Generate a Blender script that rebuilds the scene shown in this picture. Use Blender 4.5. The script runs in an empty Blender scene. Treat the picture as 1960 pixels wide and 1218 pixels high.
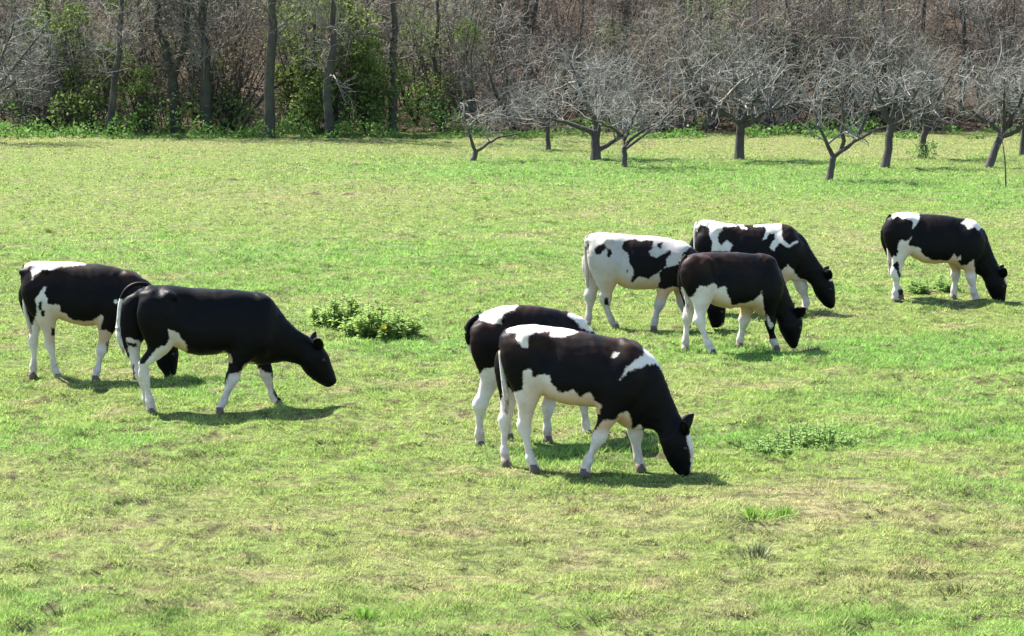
import bpy, math, numpy as np
from mathutils import Vector
R = math.radians
scene = bpy.context.scene
COL = scene.collection

# ------------------------------------------------------------------ camera, sky, sun, exposure
cam_d = bpy.data.cameras.new('camera'); cam = bpy.data.objects.new('camera', cam_d); COL.objects.link(cam)
cam_d.sensor_width = 36.0; cam_d.lens = 36.0 * 4600 / 1960
cam_d.clip_start = 0.1; cam_d.clip_end = 2000
cam.location = (0, 0, 4.2); cam.rotation_euler = (R(90 - 7.505), 0, 0)
scene.camera = cam

SUN = Vector((-0.57, 0.45, 0.95)).normalized()          # towards the sun: high, behind the cows to the left
elev = math.asin(SUN.z); azim = math.atan2(SUN.x, SUN.y)
world = bpy.data.worlds.new('World'); scene.world = world; world.use_nodes = True
wn = world.node_tree.nodes; wl = world.node_tree.links
sky = wn.new('ShaderNodeTexSky'); sky.sky_type = 'NISHITA'; sky.sun_disc = False
sky.sun_elevation = elev; sky.sun_rotation = azim
sky.air_density = 1.0; sky.dust_density = 1.0; sky.ozone_density = 1.0
wl.new(sky.outputs[0], wn['Background'].inputs[0]); wn['Background'].inputs[1].default_value = 0.10
sun_d = bpy.data.lights.new('sun', 'SUN'); sun_d.energy = 5.0; sun_d.angle = R(0.53); sun_d.color = (1.0, 0.95, 0.86)
sun = bpy.data.objects.new('sun', sun_d); COL.objects.link(sun)
sun.rotation_euler = (-SUN).to_track_quat('-Z', 'Y').to_euler(); sun.location = (-30, 30, 60)
vs = scene.view_settings; vs.view_transform = 'Standard'; vs.look = 'None'; vs.exposure = 2.05; vs.gamma = 1.0; vs.use_curve_mapping = False
scene.cycles.max_bounces = 6; scene.cycles.transparent_max_bounces = 4; scene.cycles.diffuse_bounces = 3

# measured layout, in metres (cow tables: local x forward, z up)
COWS = [{'loc': (-4.84, 26.766),
  'yaw': 4,
  'top': [(-0.654, 1.17), (-0.636, 1.25), (-0.599, 1.3), (-0.542, 1.326), (-0.442, 1.332), (-0.271, 1.327), (-0.086, 1.318), (0.085, 1.3), (0.256, 1.287), (0.37, 1.264), (0.512, 1.219), (0.626, 1.175), (0.711, 1.12)],
  'bot': [(-0.642, 1.131), (-0.583, 0.899), (-0.446, 0.695), (-0.283, 0.671), (-0.205, 0.646), (-0.092, 0.604), (0.05, 0.574), (0.208, 0.587), (0.307, 0.571), (0.436, 0.57), (0.566, 0.613), (0.668, 0.714)],
  'neck': [(0.514, 1.214, 0.386, 0.589), (0.67, 1.152, 0.502, 0.617), (0.812, 1.052, 0.645, 0.587), (0.916, 0.891, 0.729, 0.498), (0.999, 0.7, 0.784, 0.38)],
  'head': [(1.026, 0.583, 0.798, 0.366), (1.073, 0.436, 0.818, 0.233), (1.082, 0.275, 0.837, 0.138), (1.068, 0.128, 0.901, 0.049), (1.045, 0.04, 0.928, -0.006)],
  'headlat': 0.0,
  'legs': [('hind',
            [(-0.443, -0.15, 1.036, 0.177), (-0.385, -0.139, 0.832, 0.147), (-0.362, -0.129, 0.671, 0.091), (-0.342, -0.118, 0.51, 0.065), (-0.335, -0.107, 0.421, 0.053), (-0.319, -0.097, 0.259, 0.043),
             (-0.296, -0.086, 0.112, 0.041), (-0.261, -0.075, 0.0, 0.047)]),
           ('hind',
            [(-0.524, 0.15, 0.972, 0.162), (-0.515, 0.141, 0.754, 0.118), (-0.531, 0.132, 0.609, 0.077), (-0.541, 0.123, 0.479, 0.057), (-0.547, 0.114, 0.377, 0.05), (-0.553, 0.105, 0.203, 0.041),
             (-0.56, 0.096, 0.087, 0.041), (-0.564, 0.086, 0.0, 0.047)]),
           ('fore',
            [(0.376, -0.13, 0.882, 0.133), (0.316, -0.143, 0.697, 0.115), (0.289, -0.156, 0.569, 0.081), (0.263, -0.169, 0.441, 0.062), (0.233, -0.181, 0.312, 0.053), (0.208, -0.194, 0.213, 0.04),
             (0.181, -0.207, 0.099, 0.04), (0.169, -0.22, 0.0, 0.046)]),
           ('fore',
            [(0.437, 0.13, 0.85, 0.133), (0.462, 0.121, 0.639, 0.103), (0.489, 0.113, 0.498, 0.071), (0.523, 0.104, 0.386, 0.059), (0.55, 0.096, 0.259, 0.052), (0.563, 0.087, 0.161, 0.038), (0.577, 0.079, 0.077, 0.038),
             (0.59, 0.07, 0.0, 0.044)])],
  'tail': [(-0.612, 1.283, 0.019), (-0.645, 1.204, 0.018), (-0.64, 1.066, 0.015), (-0.633, 0.892, 0.015), (-0.612, 0.718, 0.019), (-0.583, 0.63, 0.022), (-0.564, 0.55, 0.009)],
  'white': [[(-0.613, 1.297), (-0.507, 1.296), (-0.523, 1.239), (-0.511, 1.138), (-0.488, 1.207), (-0.395, 1.238), (-0.282, 1.244), (-0.21, 1.287), (-0.068, 1.293), (0.089, 1.316), (-0.037, 1.394), (-0.575, 1.398)],
            [(-0.472, 0.74), (-0.484, 0.921), (-0.43, 0.979), (-0.392, 1.065), (-0.364, 1.05), (-0.38, 0.978), (-0.353, 0.935), (-0.348, 0.862), (-0.213, 0.847), (-0.208, 0.774), (-0.152, 0.745), (-0.082, 0.686),
             (0.017, 0.663), (0.146, 0.684), (0.217, 0.712), (0.239, 0.734), (0.267, 0.697), (0.237, 0.64), (0.225, 0.56), (0.286, 0.567), (0.363, 0.508), (0.289, 0.407), (0.3, -0.089), (-0.656, -0.079), (-0.568, 0.589),
             (-0.508, 0.69)],
            [(0.469, 0.463), (0.598, 0.491), (0.668, 0.403), (0.658, -0.064), (0.501, -0.062)], [(0.375, 0.899), (0.41, 0.914), (0.428, 0.87), (0.391, 0.849)]],
  'black': [[(-0.444, 0.878), (-0.418, 0.892), (-0.423, 0.805), (-0.446, 0.791)], [(-0.421, 0.791), (-0.381, 0.783), (-0.391, 0.732), (-0.422, 0.74)], [(-0.315, 0.587), (-0.281, 0.579), (-0.288, 0.507), (-0.321, 0.514)],
            [(0.015, -0.028), (0.018, -0.029), (0.017, -0.031)]],
  'base': 'black',
  'shear': (0.11, 0.155),
  'brown': 0.75,
  'tailcol': 'black_white',
  'label': 'black cow with white rump grazing at far left behind the walking black cow',
  'ears': (1, 1),
  'switch': 0.55},
 {'loc': (-3.205, 24.592),
  'yaw': 14,
  'top': [(-0.626, 1.257), (-0.595, 1.306), (-0.543, 1.335), (-0.469, 1.324), (-0.364, 1.325), (-0.26, 1.315), (-0.096, 1.289), (0.114, 1.274), (0.34, 1.258), (0.536, 1.224), (0.657, 1.185), (0.748, 1.13),
          (0.801, 1.071)],
  'bot': [(-0.636, 1.217), (-0.59, 0.945), (-0.46, 0.73), (-0.283, 0.663), (-0.164, 0.598), (-0.06, 0.564), (0.09, 0.565), (0.241, 0.584), (0.362, 0.564), (0.482, 0.499), (0.633, 0.478), (0.726, 0.566)],
  'neck': [(0.579, 1.209, 0.462, 0.488), (0.745, 1.133, 0.645, 0.458), (0.835, 1.003, 0.736, 0.47), (0.94, 0.867, 0.844, 0.489), (1.031, 0.79, 0.935, 0.471), (1.108, 0.749, 1.012, 0.445)],
  'head': [(1.169, 0.693, 1.035, 0.444), (1.276, 0.628, 1.05, 0.382), (1.329, 0.518, 1.111, 0.318), (1.363, 0.409, 1.202, 0.252), (1.396, 0.315, 1.264, 0.208), (1.408, 0.26, 1.315, 0.197)],
  'headlat': 0.0,
  'legs': [('hind',
            [(-0.46, -0.15, 1.085, 0.198), (-0.434, -0.14, 0.872, 0.16), (-0.443, -0.13, 0.72, 0.11), (-0.526, -0.12, 0.615, 0.07), (-0.623, -0.11, 0.534, 0.056), (-0.602, -0.1, 0.433, 0.05),
             (-0.581, -0.09, 0.294, 0.044), (-0.553, -0.08, 0.14, 0.044), (-0.536, -0.07, 0.0, 0.052)]),
           ('hind',
            [(-0.64, 0.15, 1.068, 0.16), (-0.69, 0.142, 0.844, 0.122), (-0.709, 0.134, 0.709, 0.084), (-0.689, 0.126, 0.587, 0.061), (-0.652, 0.118, 0.496, 0.052), (-0.631, 0.11, 0.39, 0.046),
             (-0.598, 0.102, 0.237, 0.04), (-0.567, 0.095, 0.1, 0.04), (-0.533, 0.087, 0.0, 0.046)]),
           ('fore',
            [(0.48, -0.13, 0.871, 0.153), (0.4, -0.14, 0.647, 0.13), (0.34, -0.15, 0.514, 0.089), (0.3, -0.161, 0.395, 0.07), (0.258, -0.171, 0.277, 0.058), (0.219, -0.181, 0.189, 0.041), (0.174, -0.191, 0.078, 0.04),
             (0.144, -0.201, 0.0, 0.046)]),
           ('fore',
            [(0.577, 0.13, 0.834, 0.145), (0.618, 0.121, 0.617, 0.122), (0.653, 0.113, 0.486, 0.084), (0.673, 0.104, 0.378, 0.067), (0.701, 0.096, 0.255, 0.055), (0.726, 0.087, 0.153, 0.04), (0.765, 0.079, 0.058, 0.041),
             (0.801, 0.07, 0.0, 0.049)])],
  'tail': [(-0.54, 1.335, 0.021), (-0.624, 1.355, 0.021), (-0.721, 1.335, 0.021), (-0.796, 1.262, 0.02), (-0.834, 1.136, 0.02), (-0.846, 1.001, 0.018), (-0.86, 0.88, 0.024), (-0.848, 0.774, 0.029),
           (-0.794, 0.649, 0.008)],
  'white': [[(-0.368, 0.887), (-0.287, 0.861), (-0.214, 0.776), (-0.17, 0.714), (-0.179, 0.631), (-0.29, 0.658), (-0.395, 0.601), (-0.471, 0.529), (-0.462, -0.154), (-0.751, -0.141), (-0.708, 0.537), (-0.678, 0.551),
             (-0.612, 0.534), (-0.483, 0.68), (-0.393, 0.722), (-0.348, 0.781)],
            [(-0.798, 0.826), (-0.673, 0.799), (-0.637, 0.745), (-0.656, 0.535), (-0.752, 0.539)], [(0.112, 0.58), (0.203, 0.644), (0.285, 0.595), (0.291, 0.516), (0.111, 0.522)],
            [(0.427, 0.496), (0.473, 0.522), (0.578, 0.483), (0.532, 0.431), (0.441, 0.45)],
            [(0.257, 0.408), (0.35, 0.415), (0.434, 0.495), (0.449, 0.434), (0.378, 0.254), (0.252, -0.108), (0.071, -0.1), (0.135, 0.126), (0.212, 0.275)],
            [(0.547, 0.438), (0.593, 0.456), (0.638, 0.412), (0.698, 0.391), (0.726, 0.179), (0.874, -0.134), (0.615, -0.123)]],
  'black': [[(-0.78, 0.773), (-0.689, 0.747), (-0.686, 0.717), (-0.763, 0.735)]],
  'base': 'black',
  'shear': (-0.115, 0.17),
  'brown': 0.0,
  'tailcol': 'black_white',
  'label': 'almost all black cow walking with head held off the grass at left',
  'ears': (1, 1),
  'switch': 0.42},
 {'loc': (0.542, 21.397),
  'yaw': -10,
  'top': [(-0.633, 1.211), (-0.618, 1.264), (-0.573, 1.291), (-0.483, 1.313), (-0.364, 1.327), (-0.245, 1.312), (-0.111, 1.302), (0.022, 1.283), (0.141, 1.259), (0.289, 1.239), (0.407, 1.221), (0.525, 1.189),
          (0.628, 1.146)],
  'bot': [(-0.615, 1.181), (-0.555, 0.945), (-0.436, 0.725), (-0.28, 0.678), (-0.168, 0.621), (-0.019, 0.586), (0.129, 0.578), (0.262, 0.573), (0.365, 0.511), (0.468, 0.455), (0.572, 0.417), (0.674, 0.461)],
  'neck': [(0.468, 1.208, 0.354, 0.497), (0.63, 1.149, 0.503, 0.405), (0.751, 1.063, 0.606, 0.393), (0.815, 0.94, 0.694, 0.406), (0.86, 0.808, 0.746, 0.405), (0.927, 0.648, 0.783, 0.362), (0.98, 0.531, 0.804, 0.295)],
  'head': [(1.019, 0.474, 0.819, 0.268), (1.078, 0.395, 0.841, 0.187), (1.106, 0.277, 0.882, 0.107), (1.104, 0.173, 0.931, 0.049), (1.099, 0.084, 0.971, 0.006), (1.088, 0.032, 1.0, -0.02)],
  'headlat': -0.05,
  'legs': [('hind',
            [(-0.424, -0.15, 1.107, 0.185), (-0.395, -0.145, 0.915, 0.16), (-0.378, -0.14, 0.751, 0.121), (-0.394, -0.136, 0.602, 0.086), (-0.409, -0.131, 0.467, 0.064), (-0.404, -0.126, 0.332, 0.049),
             (-0.376, -0.121, 0.198, 0.041), (-0.355, -0.116, 0.093, 0.041), (-0.325, -0.112, 0.0, 0.05)]),
           ('hind',
            [(-0.551, 0.15, 0.986, 0.155), (-0.579, 0.14, 0.781, 0.111), (-0.605, 0.13, 0.635, 0.077), (-0.618, 0.12, 0.504, 0.065), (-0.631, 0.11, 0.402, 0.053), (-0.64, 0.1, 0.256, 0.041), (-0.638, 0.09, 0.14, 0.04),
             (-0.626, 0.08, 0.069, 0.041), (-0.615, 0.07, 0.0, 0.049)]),
           ('fore',
            [(0.458, -0.13, 0.906, 0.155), (0.387, -0.143, 0.687, 0.136), (0.343, -0.156, 0.526, 0.089), (0.301, -0.169, 0.425, 0.068), (0.262, -0.181, 0.323, 0.059), (0.213, -0.194, 0.221, 0.043),
             (0.171, -0.207, 0.119, 0.041), (0.151, -0.22, 0.0, 0.052)]),
           ('fore',
            [(0.483, 0.13, 0.867, 0.141), (0.53, 0.124, 0.601, 0.118), (0.559, 0.117, 0.423, 0.077), (0.566, 0.111, 0.32, 0.062), (0.572, 0.104, 0.232, 0.056), (0.587, 0.098, 0.143, 0.041), (0.604, 0.092, 0.063, 0.041),
             (0.616, 0.085, 0.0, 0.047)])],
  'tail': [(-0.588, 1.274, 0.021), (-0.633, 1.239, 0.021), (-0.656, 1.157, 0.018), (-0.656, 1.023, 0.018), (-0.638, 0.889, 0.021), (-0.618, 0.755, 0.027), (-0.599, 0.636, 0.03), (-0.608, 0.524, 0.012)],
  'white': [[(-0.602, 1.324), (-0.558, 1.269), (-0.476, 1.268), (-0.483, 1.194), (-0.432, 1.136), (-0.38, 1.13), (-0.372, 1.226), (-0.306, 1.272), (-0.18, 1.292), (-0.173, 1.245), (-0.026, 1.246), (0.07, 1.292),
             (-0.011, 1.381), (-0.336, 1.418), (-0.558, 1.384)],
            [(0.663, 1.175), (0.671, 1.105), (0.576, 1.044), (0.518, 0.984), (0.475, 0.909), (0.431, 0.864), (0.453, 0.854), (0.518, 0.947), (0.62, 0.972), (0.693, 1.01), (0.78, 1.027), (0.854, 0.934), (0.853, 1.066),
             (0.765, 1.18)],
            [(0.371, 1.065), (0.408, 1.116), (0.447, 1.107), (0.408, 1.066)],
            [(-0.461, 0.736), (-0.431, 0.751), (-0.427, 0.914), (-0.35, 0.949), (-0.328, 0.865), (-0.246, 0.893), (-0.187, 0.887), (-0.172, 0.825), (-0.098, 0.746), (-0.009, 0.741), (0.035, 0.765), (0.094, 0.707),
             (0.182, 0.735), (0.227, 0.667), (0.283, 0.631), (0.271, 0.55), (-0.157, 0.507), (-0.216, 0.446), (-0.214, -0.3), (-0.753, -0.32), (-0.677, 0.551), (-0.602, 0.732), (-0.558, 0.778), (-0.528, 0.734),
             (-0.495, 0.727)],
            [(0.294, 0.484), (0.411, 0.498), (0.448, 0.562), (0.521, 0.575), (0.558, 0.514), (0.573, 0.433), (0.646, 0.473), (0.676, 0.4), (0.761, -0.264), (-0.08, -0.295), (0.17, 0.265), (0.221, 0.4)],
            [(1.032, 0.484), (1.105, 0.479), (1.179, 0.342), (1.182, 0.062), (1.095, 0.032), (1.093, 0.192), (1.066, 0.338), (1.047, 0.411)], [(0.993, 0.014), (1.022, 0.027), (1.022, -0.006), (1.0, -0.011)]],
  'black': [],
  'base': 'black',
  'shear': (0.15, 0.198),
  'brown': 0.85,
  'tailcol': 'brown_white',
  'label': 'black cow with white rump, white shoulder stripe and white face blaze grazing nearest the camera',
  'ears': (1, 1),
  'switch': 0.3},
 {'loc': (0.137, 22.778),
  'yaw': 22,
  'top': [(-0.586, 1.135), (-0.561, 1.201), (-0.478, 1.255), (-0.361, 1.31), (-0.228, 1.338), (-0.06, 1.343), (0.108, 1.324), (0.278, 1.289), (0.449, 1.237), (0.569, 1.177), (0.646, 1.097)],
  'bot': [(-0.624, 1.08), (-0.55, 0.858), (-0.385, 0.693), (-0.185, 0.587), (-0.016, 0.513), (0.17, 0.486), (0.374, 0.506), (0.51, 0.545), (0.613, 0.634)],
  'neck': [(0.423, 1.24, 0.425, 0.538), (0.612, 1.141, 0.545, 0.531), (0.75, 0.998, 0.666, 0.524), (0.872, 0.832, 0.77, 0.421), (0.96, 0.683, 0.84, 0.321)],
  'head': [(1.013, 0.616, 0.841, 0.305), (1.084, 0.499, 0.902, 0.236), (1.111, 0.368, 0.963, 0.176), (1.12, 0.255, 1.034, 0.115), (1.117, 0.198, 1.065, 0.105)],
  'headlat': 0.0,
  'legs': [('hind',
            [(-0.437, -0.15, 1.048, 0.173), (-0.417, -0.14, 0.858, 0.126), (-0.413, -0.13, 0.699, 0.097), (-0.451, -0.12, 0.574, 0.082), (-0.505, -0.11, 0.45, 0.071), (-0.518, -0.1, 0.323, 0.053),
             (-0.519, -0.09, 0.179, 0.046), (-0.511, -0.08, 0.082, 0.044), (-0.502, -0.07, 0.0, 0.05)]),
           ('hind',
            [(-0.176, 0.15, 0.996, 0.157), (-0.141, 0.155, 0.771, 0.118), (-0.113, 0.159, 0.579, 0.082), (-0.128, 0.164, 0.42, 0.063), (-0.144, 0.169, 0.324, 0.053), (-0.137, 0.173, 0.196, 0.042),
             (-0.123, 0.178, 0.082, 0.041), (-0.104, 0.183, 0.0, 0.047)]),
           ('fore',
            [(0.317, -0.13, 0.927, 0.134), (0.27, -0.121, 0.683, 0.11), (0.223, -0.113, 0.52, 0.079), (0.19, -0.104, 0.389, 0.06), (0.18, -0.096, 0.29, 0.053), (0.181, -0.087, 0.173, 0.042),
             (0.188, -0.079, 0.071, 0.042), (0.195, -0.07, 0.0, 0.049)]),
           ('fore',
            [(0.549, 0.13, 0.88, 0.134), (0.598, 0.121, 0.645, 0.102), (0.629, 0.113, 0.489, 0.072), (0.644, 0.104, 0.364, 0.057), (0.649, 0.096, 0.271, 0.052), (0.658, 0.087, 0.162, 0.041), (0.665, 0.079, 0.069, 0.041),
             (0.668, 0.07, 0.0, 0.047)])],
  'tail': [(-0.493, 1.26, 0.025), (-0.568, 1.217, 0.028), (-0.606, 1.149, 0.027), (-0.601, 1.04, 0.028), (-0.568, 0.96, 0.025), (-0.53, 0.904, 0.016), (-0.502, 0.886, 0.008)],
  'white': [[(-0.634, 1.244), (-0.544, 1.248), (-0.461, 1.22), (-0.395, 1.186), (-0.321, 1.19), (-0.296, 1.29), (-0.18, 1.315), (-0.15, 1.367), (-0.296, 1.429), (-0.494, 1.377)],
            [(0.358, 1.242), (0.443, 1.183), (0.495, 1.125), (0.58, 1.066), (0.666, 1.085), (0.511, 1.235), (0.375, 1.281)],
            [(-0.508, 0.757), (-0.412, 0.782), (-0.313, 0.792), (-0.096, 0.733), (-0.095, -0.181), (-0.712, -0.137), (-0.636, 0.562)], [(0.073, 0.455), (0.652, 0.42), (0.69, -0.238), (0.074, -0.194)],
            [(-0.129, 0.594), (0.377, 0.595), (0.378, 0.437), (-0.045, 0.447)]],
  'black': [[(-0.56, 1.21), (-0.428, 1.203), (-0.42, 1.125), (-0.561, 1.117)]],
  'base': 'black',
  'shear': (-0.411, 0.199),
  'brown': 0.55,
  'tailcol': 'black',
  'label': 'black cow with white loin and black thigh half hidden behind the nearest cow',
  'ears': (1, 1),
  'switch': 0.75},
 {'loc': (1.641, 30.931),
  'yaw': -2,
  'top': [(-0.686, 1.095), (-0.675, 1.172), (-0.633, 1.229), (-0.52, 1.254), (-0.33, 1.243), (-0.141, 1.221), (0.049, 1.212), (0.238, 1.203), (0.428, 1.17), (0.617, 1.1), (0.732, 1.034)],
  'bot': [(-0.685, 1.058), (-0.612, 0.792), (-0.46, 0.64), (-0.308, 0.574), (-0.175, 0.507), (-0.043, 0.485), (0.147, 0.495), (0.317, 0.509), (0.468, 0.52), (0.619, 0.568), (0.731, 0.664)],
  'neck': [(0.541, 1.134, 0.433, 0.52), (0.731, 1.036, 0.604, 0.482), (0.884, 0.884, 0.718, 0.444), (0.999, 0.713, 0.794, 0.387), (1.076, 0.56, 0.852, 0.311)],
  'head': [(1.116, 0.446, 0.861, 0.292), (1.136, 0.331, 0.881, 0.234), (1.128, 0.216, 0.901, 0.148), (1.119, 0.12, 0.93, 0.072), (1.111, 0.053, 0.95, 0.014)],
  'headlat': 0.0,
  'legs': [('hind',
            [(-0.462, -0.15, 0.99, 0.181), (-0.432, -0.141, 0.761, 0.153), (-0.413, -0.133, 0.589, 0.118), (-0.418, -0.124, 0.474, 0.086), (-0.425, -0.115, 0.348, 0.069), (-0.397, -0.107, 0.223, 0.051),
             (-0.353, -0.098, 0.127, 0.044), (-0.315, -0.089, 0.049, 0.044), (-0.29, -0.081, 0.0, 0.05)]),
           ('hind',
            [(-0.546, 0.15, 0.882, 0.162), (-0.565, 0.139, 0.7, 0.118), (-0.593, 0.127, 0.554, 0.088), (-0.615, 0.116, 0.408, 0.072), (-0.633, 0.104, 0.263, 0.057), (-0.648, 0.093, 0.154, 0.048),
             (-0.651, 0.081, 0.063, 0.046), (-0.651, 0.07, 0.0, 0.051)]),
           ('fore',
            [(0.463, -0.13, 0.877, 0.162), (0.389, -0.143, 0.671, 0.13), (0.324, -0.156, 0.522, 0.088), (0.287, -0.169, 0.41, 0.069), (0.255, -0.181, 0.298, 0.059), (0.226, -0.194, 0.205, 0.044),
             (0.204, -0.207, 0.093, 0.044), (0.193, -0.22, 0.0, 0.051)]),
           ('fore',
            [(0.529, 0.13, 0.811, 0.153), (0.541, 0.121, 0.587, 0.114), (0.545, 0.113, 0.456, 0.076), (0.561, 0.104, 0.344, 0.061), (0.587, 0.096, 0.232, 0.053), (0.61, 0.087, 0.139, 0.042), (0.63, 0.079, 0.065, 0.042),
             (0.639, 0.07, 0.0, 0.048)])],
  'tail': [(-0.662, 1.204, 0.023), (-0.686, 1.138, 0.023), (-0.693, 1.014, 0.019), (-0.685, 0.861, 0.019), (-0.673, 0.747, 0.023), (-0.665, 0.651, 0.025), (-0.668, 0.556, 0.01)],
  'white': [],
  'black': [[(-0.566, 1.047), (-0.519, 1.104), (-0.434, 1.132), (-0.421, 1.066), (-0.496, 0.98), (-0.556, 0.99)], [(-0.424, 0.967), (-0.402, 1.038), (-0.357, 1.047), (-0.347, 0.99), (-0.386, 0.937)],
            [(-0.221, 1.067), (-0.203, 1.152), (-0.086, 1.181), (0.046, 1.159), (0.187, 1.163), (0.169, 1.068), (0.132, 1.011), (0.17, 0.951), (0.236, 0.936), (0.311, 0.993), (0.409, 1.035), (0.409, 0.974),
             (0.34, 0.917), (0.354, 0.841), (0.238, 0.727), (0.125, 0.669), (0.049, 0.688), (-0.007, 0.697), (-0.082, 0.617), (-0.116, 0.626), (-0.06, 0.726), (-0.084, 0.802), (-0.122, 0.877), (-0.145, 0.991)],
            [(0.225, 1.125), (0.304, 1.148), (0.282, 1.065), (0.225, 1.078)],
            [(0.247, 0.727), (0.312, 0.803), (0.425, 0.822), (0.51, 0.851), (0.556, 0.994), (0.724, 1.127), (1.177, 0.996), (1.278, 0.351), (1.149, 0.112), (1.093, 0.092), (1.0, -0.013), (0.886, -0.014), (0.77, 0.234),
             (0.617, 0.443), (0.541, 0.538), (0.428, 0.575), (0.334, 0.522), (0.235, 0.556), (0.276, 0.67)],
            [(-0.174, 0.763), (-0.144, 0.792), (-0.149, 0.74)], [(-0.67, 1.122), (-0.647, 1.103), (-0.654, 0.989), (-0.674, 1.027)], [(-0.455, 0.419), (-0.399, 0.42), (-0.387, 0.324), (-0.44, 0.324)]],
  'base': 'white',
  'shear': (-0.018, 0.136),
  'brown': 0.4,
  'tailcol': 'white',
  'label': 'mostly white cow with black side patch grazing in the group at right',
  'ears': (1, 1),
  'switch': 0.5},
 {'loc': (3.182, 32.49),
  'yaw': 0,
  'top': [(-0.685, 1.072), (-0.686, 1.161), (-0.666, 1.241), (-0.601, 1.271), (-0.492, 1.271), (-0.292, 1.231), (-0.113, 1.211), (0.086, 1.203), (0.285, 1.219), (0.464, 1.209), (0.584, 1.181), (0.704, 1.12)],
  'bot': [(-0.692, 1.021), (-0.614, 0.782), (-0.453, 0.622), (-0.293, 0.542), (-0.113, 0.482), (0.086, 0.472), (0.285, 0.492), (0.444, 0.482), (0.583, 0.462), (0.702, 0.542)],
  'neck': [(0.422, 1.213, 0.353, 0.473), (0.642, 1.161, 0.493, 0.433), (0.803, 1.024, 0.633, 0.453), (0.896, 0.843, 0.732, 0.453), (0.988, 0.703, 0.822, 0.433), (1.059, 0.603, 0.883, 0.402)],
  'head': [(1.1, 0.543, 0.903, 0.372), (1.187, 0.453, 0.925, 0.292), (1.218, 0.312, 0.976, 0.211), (1.223, 0.211, 1.037, 0.131), (1.225, 0.131, 1.088, 0.081), (1.213, 0.091, 1.148, 0.06)],
  'headlat': 0.0,
  'legs': [('hind',
            [(-0.502, -0.15, 0.969, 0.191), (-0.46, -0.139, 0.767, 0.161), (-0.446, -0.127, 0.566, 0.12), (-0.494, -0.116, 0.424, 0.084), (-0.541, -0.104, 0.322, 0.068), (-0.525, -0.093, 0.2, 0.052),
             (-0.497, -0.081, 0.098, 0.046), (-0.475, -0.07, 0.0, 0.054)]),
           ('hind',
            [(-0.557, 0.15, 0.918, 0.181), (-0.586, 0.144, 0.718, 0.131), (-0.604, 0.138, 0.537, 0.092), (-0.613, 0.133, 0.397, 0.072), (-0.633, 0.127, 0.297, 0.06), (-0.636, 0.121, 0.176, 0.048),
             (-0.631, 0.115, 0.076, 0.044), (-0.627, 0.109, 0.0, 0.05)]),
           ('fore',
            [(0.532, -0.13, 0.887, 0.181), (0.515, -0.127, 0.667, 0.145), (0.478, -0.124, 0.507, 0.096), (0.441, -0.121, 0.366, 0.072), (0.413, -0.118, 0.246, 0.062), (0.395, -0.115, 0.145, 0.046),
             (0.387, -0.112, 0.065, 0.044), (0.378, -0.109, 0.0, 0.052)]),
           ('fore',
            [(0.602, 0.13, 0.84, 0.171), (0.664, 0.121, 0.602, 0.131), (0.736, 0.113, 0.444, 0.09), (0.787, 0.104, 0.305, 0.072), (0.828, 0.096, 0.187, 0.06), (0.834, 0.087, 0.118, 0.05), (0.818, 0.079, 0.039, 0.044),
             (0.812, 0.07, 0.0, 0.05)])],
  'tail': [(-0.664, 1.245, 0.024), (-0.689, 1.205, 0.024), (-0.698, 1.075, 0.02), (-0.694, 0.896, 0.02), (-0.676, 0.735, 0.026), (-0.663, 0.615, 0.028), (-0.656, 0.535, 0.01)],
  'white': [[(-0.684, 1.257), (-0.615, 1.346), (-0.427, 1.306), (-0.228, 1.267), (-0.149, 1.211), (-0.326, 1.187), (-0.385, 1.068), (-0.403, 0.988), (-0.344, 0.949), (-0.265, 1.008), (-0.189, 0.949), (-0.24, 0.865),
             (-0.481, 0.855), (-0.473, 0.969), (-0.514, 1.088), (-0.501, 1.167), (-0.584, 1.207), (-0.644, 1.237), (-0.686, 1.128), (-0.713, 1.207)],
            [(-0.219, 1.267), (-0.109, 1.217), (-0.079, 1.152), (-0.005, 1.167), (-0.04, 1.207), (-0.07, 1.247)],
            [(0.079, 1.203), (0.088, 1.267), (0.266, 1.287), (0.454, 1.267), (0.472, 1.018), (0.568, 0.949), (0.647, 1.002), (0.682, 0.984), (0.569, 0.913), (0.429, 0.965), (0.355, 0.865), (0.287, 0.905), (0.365, 1.028),
             (0.358, 1.098), (0.289, 1.098), (0.26, 1.024), (0.206, 1.014), (0.258, 1.144), (0.228, 1.211), (0.129, 1.187)],
            [(0.464, 0.61), (0.553, 0.664), (0.617, 0.61), (0.694, 0.506), (0.824, 0.454), (0.918, 0.15), (0.862, -0.091), (0.544, -0.091), (0.678, 0.27), (0.577, 0.39), (0.457, 0.39)],
            [(-0.715, 0.47), (-0.418, 0.49), (-0.372, -0.091), (-0.73, -0.091)], [(0.339, 0.35), (0.518, 0.35), (0.484, -0.091), (0.305, -0.091)], [(-0.3, 0.59), (0.415, 0.55), (0.417, 0.43), (-0.298, 0.43)],
            [(1.121, 0.506), (1.171, 0.49), (1.161, 0.446), (1.112, 0.46)]],
  'black': [],
  'base': 'black',
  'shear': (-0.098, 0.129),
  'brown': 0.5,
  'tailcol': 'white',
  'label': 'black and white cow with white saddle bands farthest back in the right group',
  'ears': (1, 1),
  'switch': 0.6},
 {'loc': (2.638, 28.88),
  'yaw': 15,
  'top': [(-0.614, 1.027), (-0.609, 1.107), (-0.559, 1.176), (-0.457, 1.207), (-0.27, 1.215), (-0.083, 1.215), (0.105, 1.205), (0.294, 1.18), (0.465, 1.154), (0.56, 1.115), (0.618, 1.055)],
  'bot': [(-0.648, 0.986), (-0.581, 0.824), (-0.449, 0.696), (-0.318, 0.621), (-0.205, 0.549), (-0.054, 0.505), (0.096, 0.515), (0.266, 0.513), (0.38, 0.446), (0.494, 0.415), (0.587, 0.574)],
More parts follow.
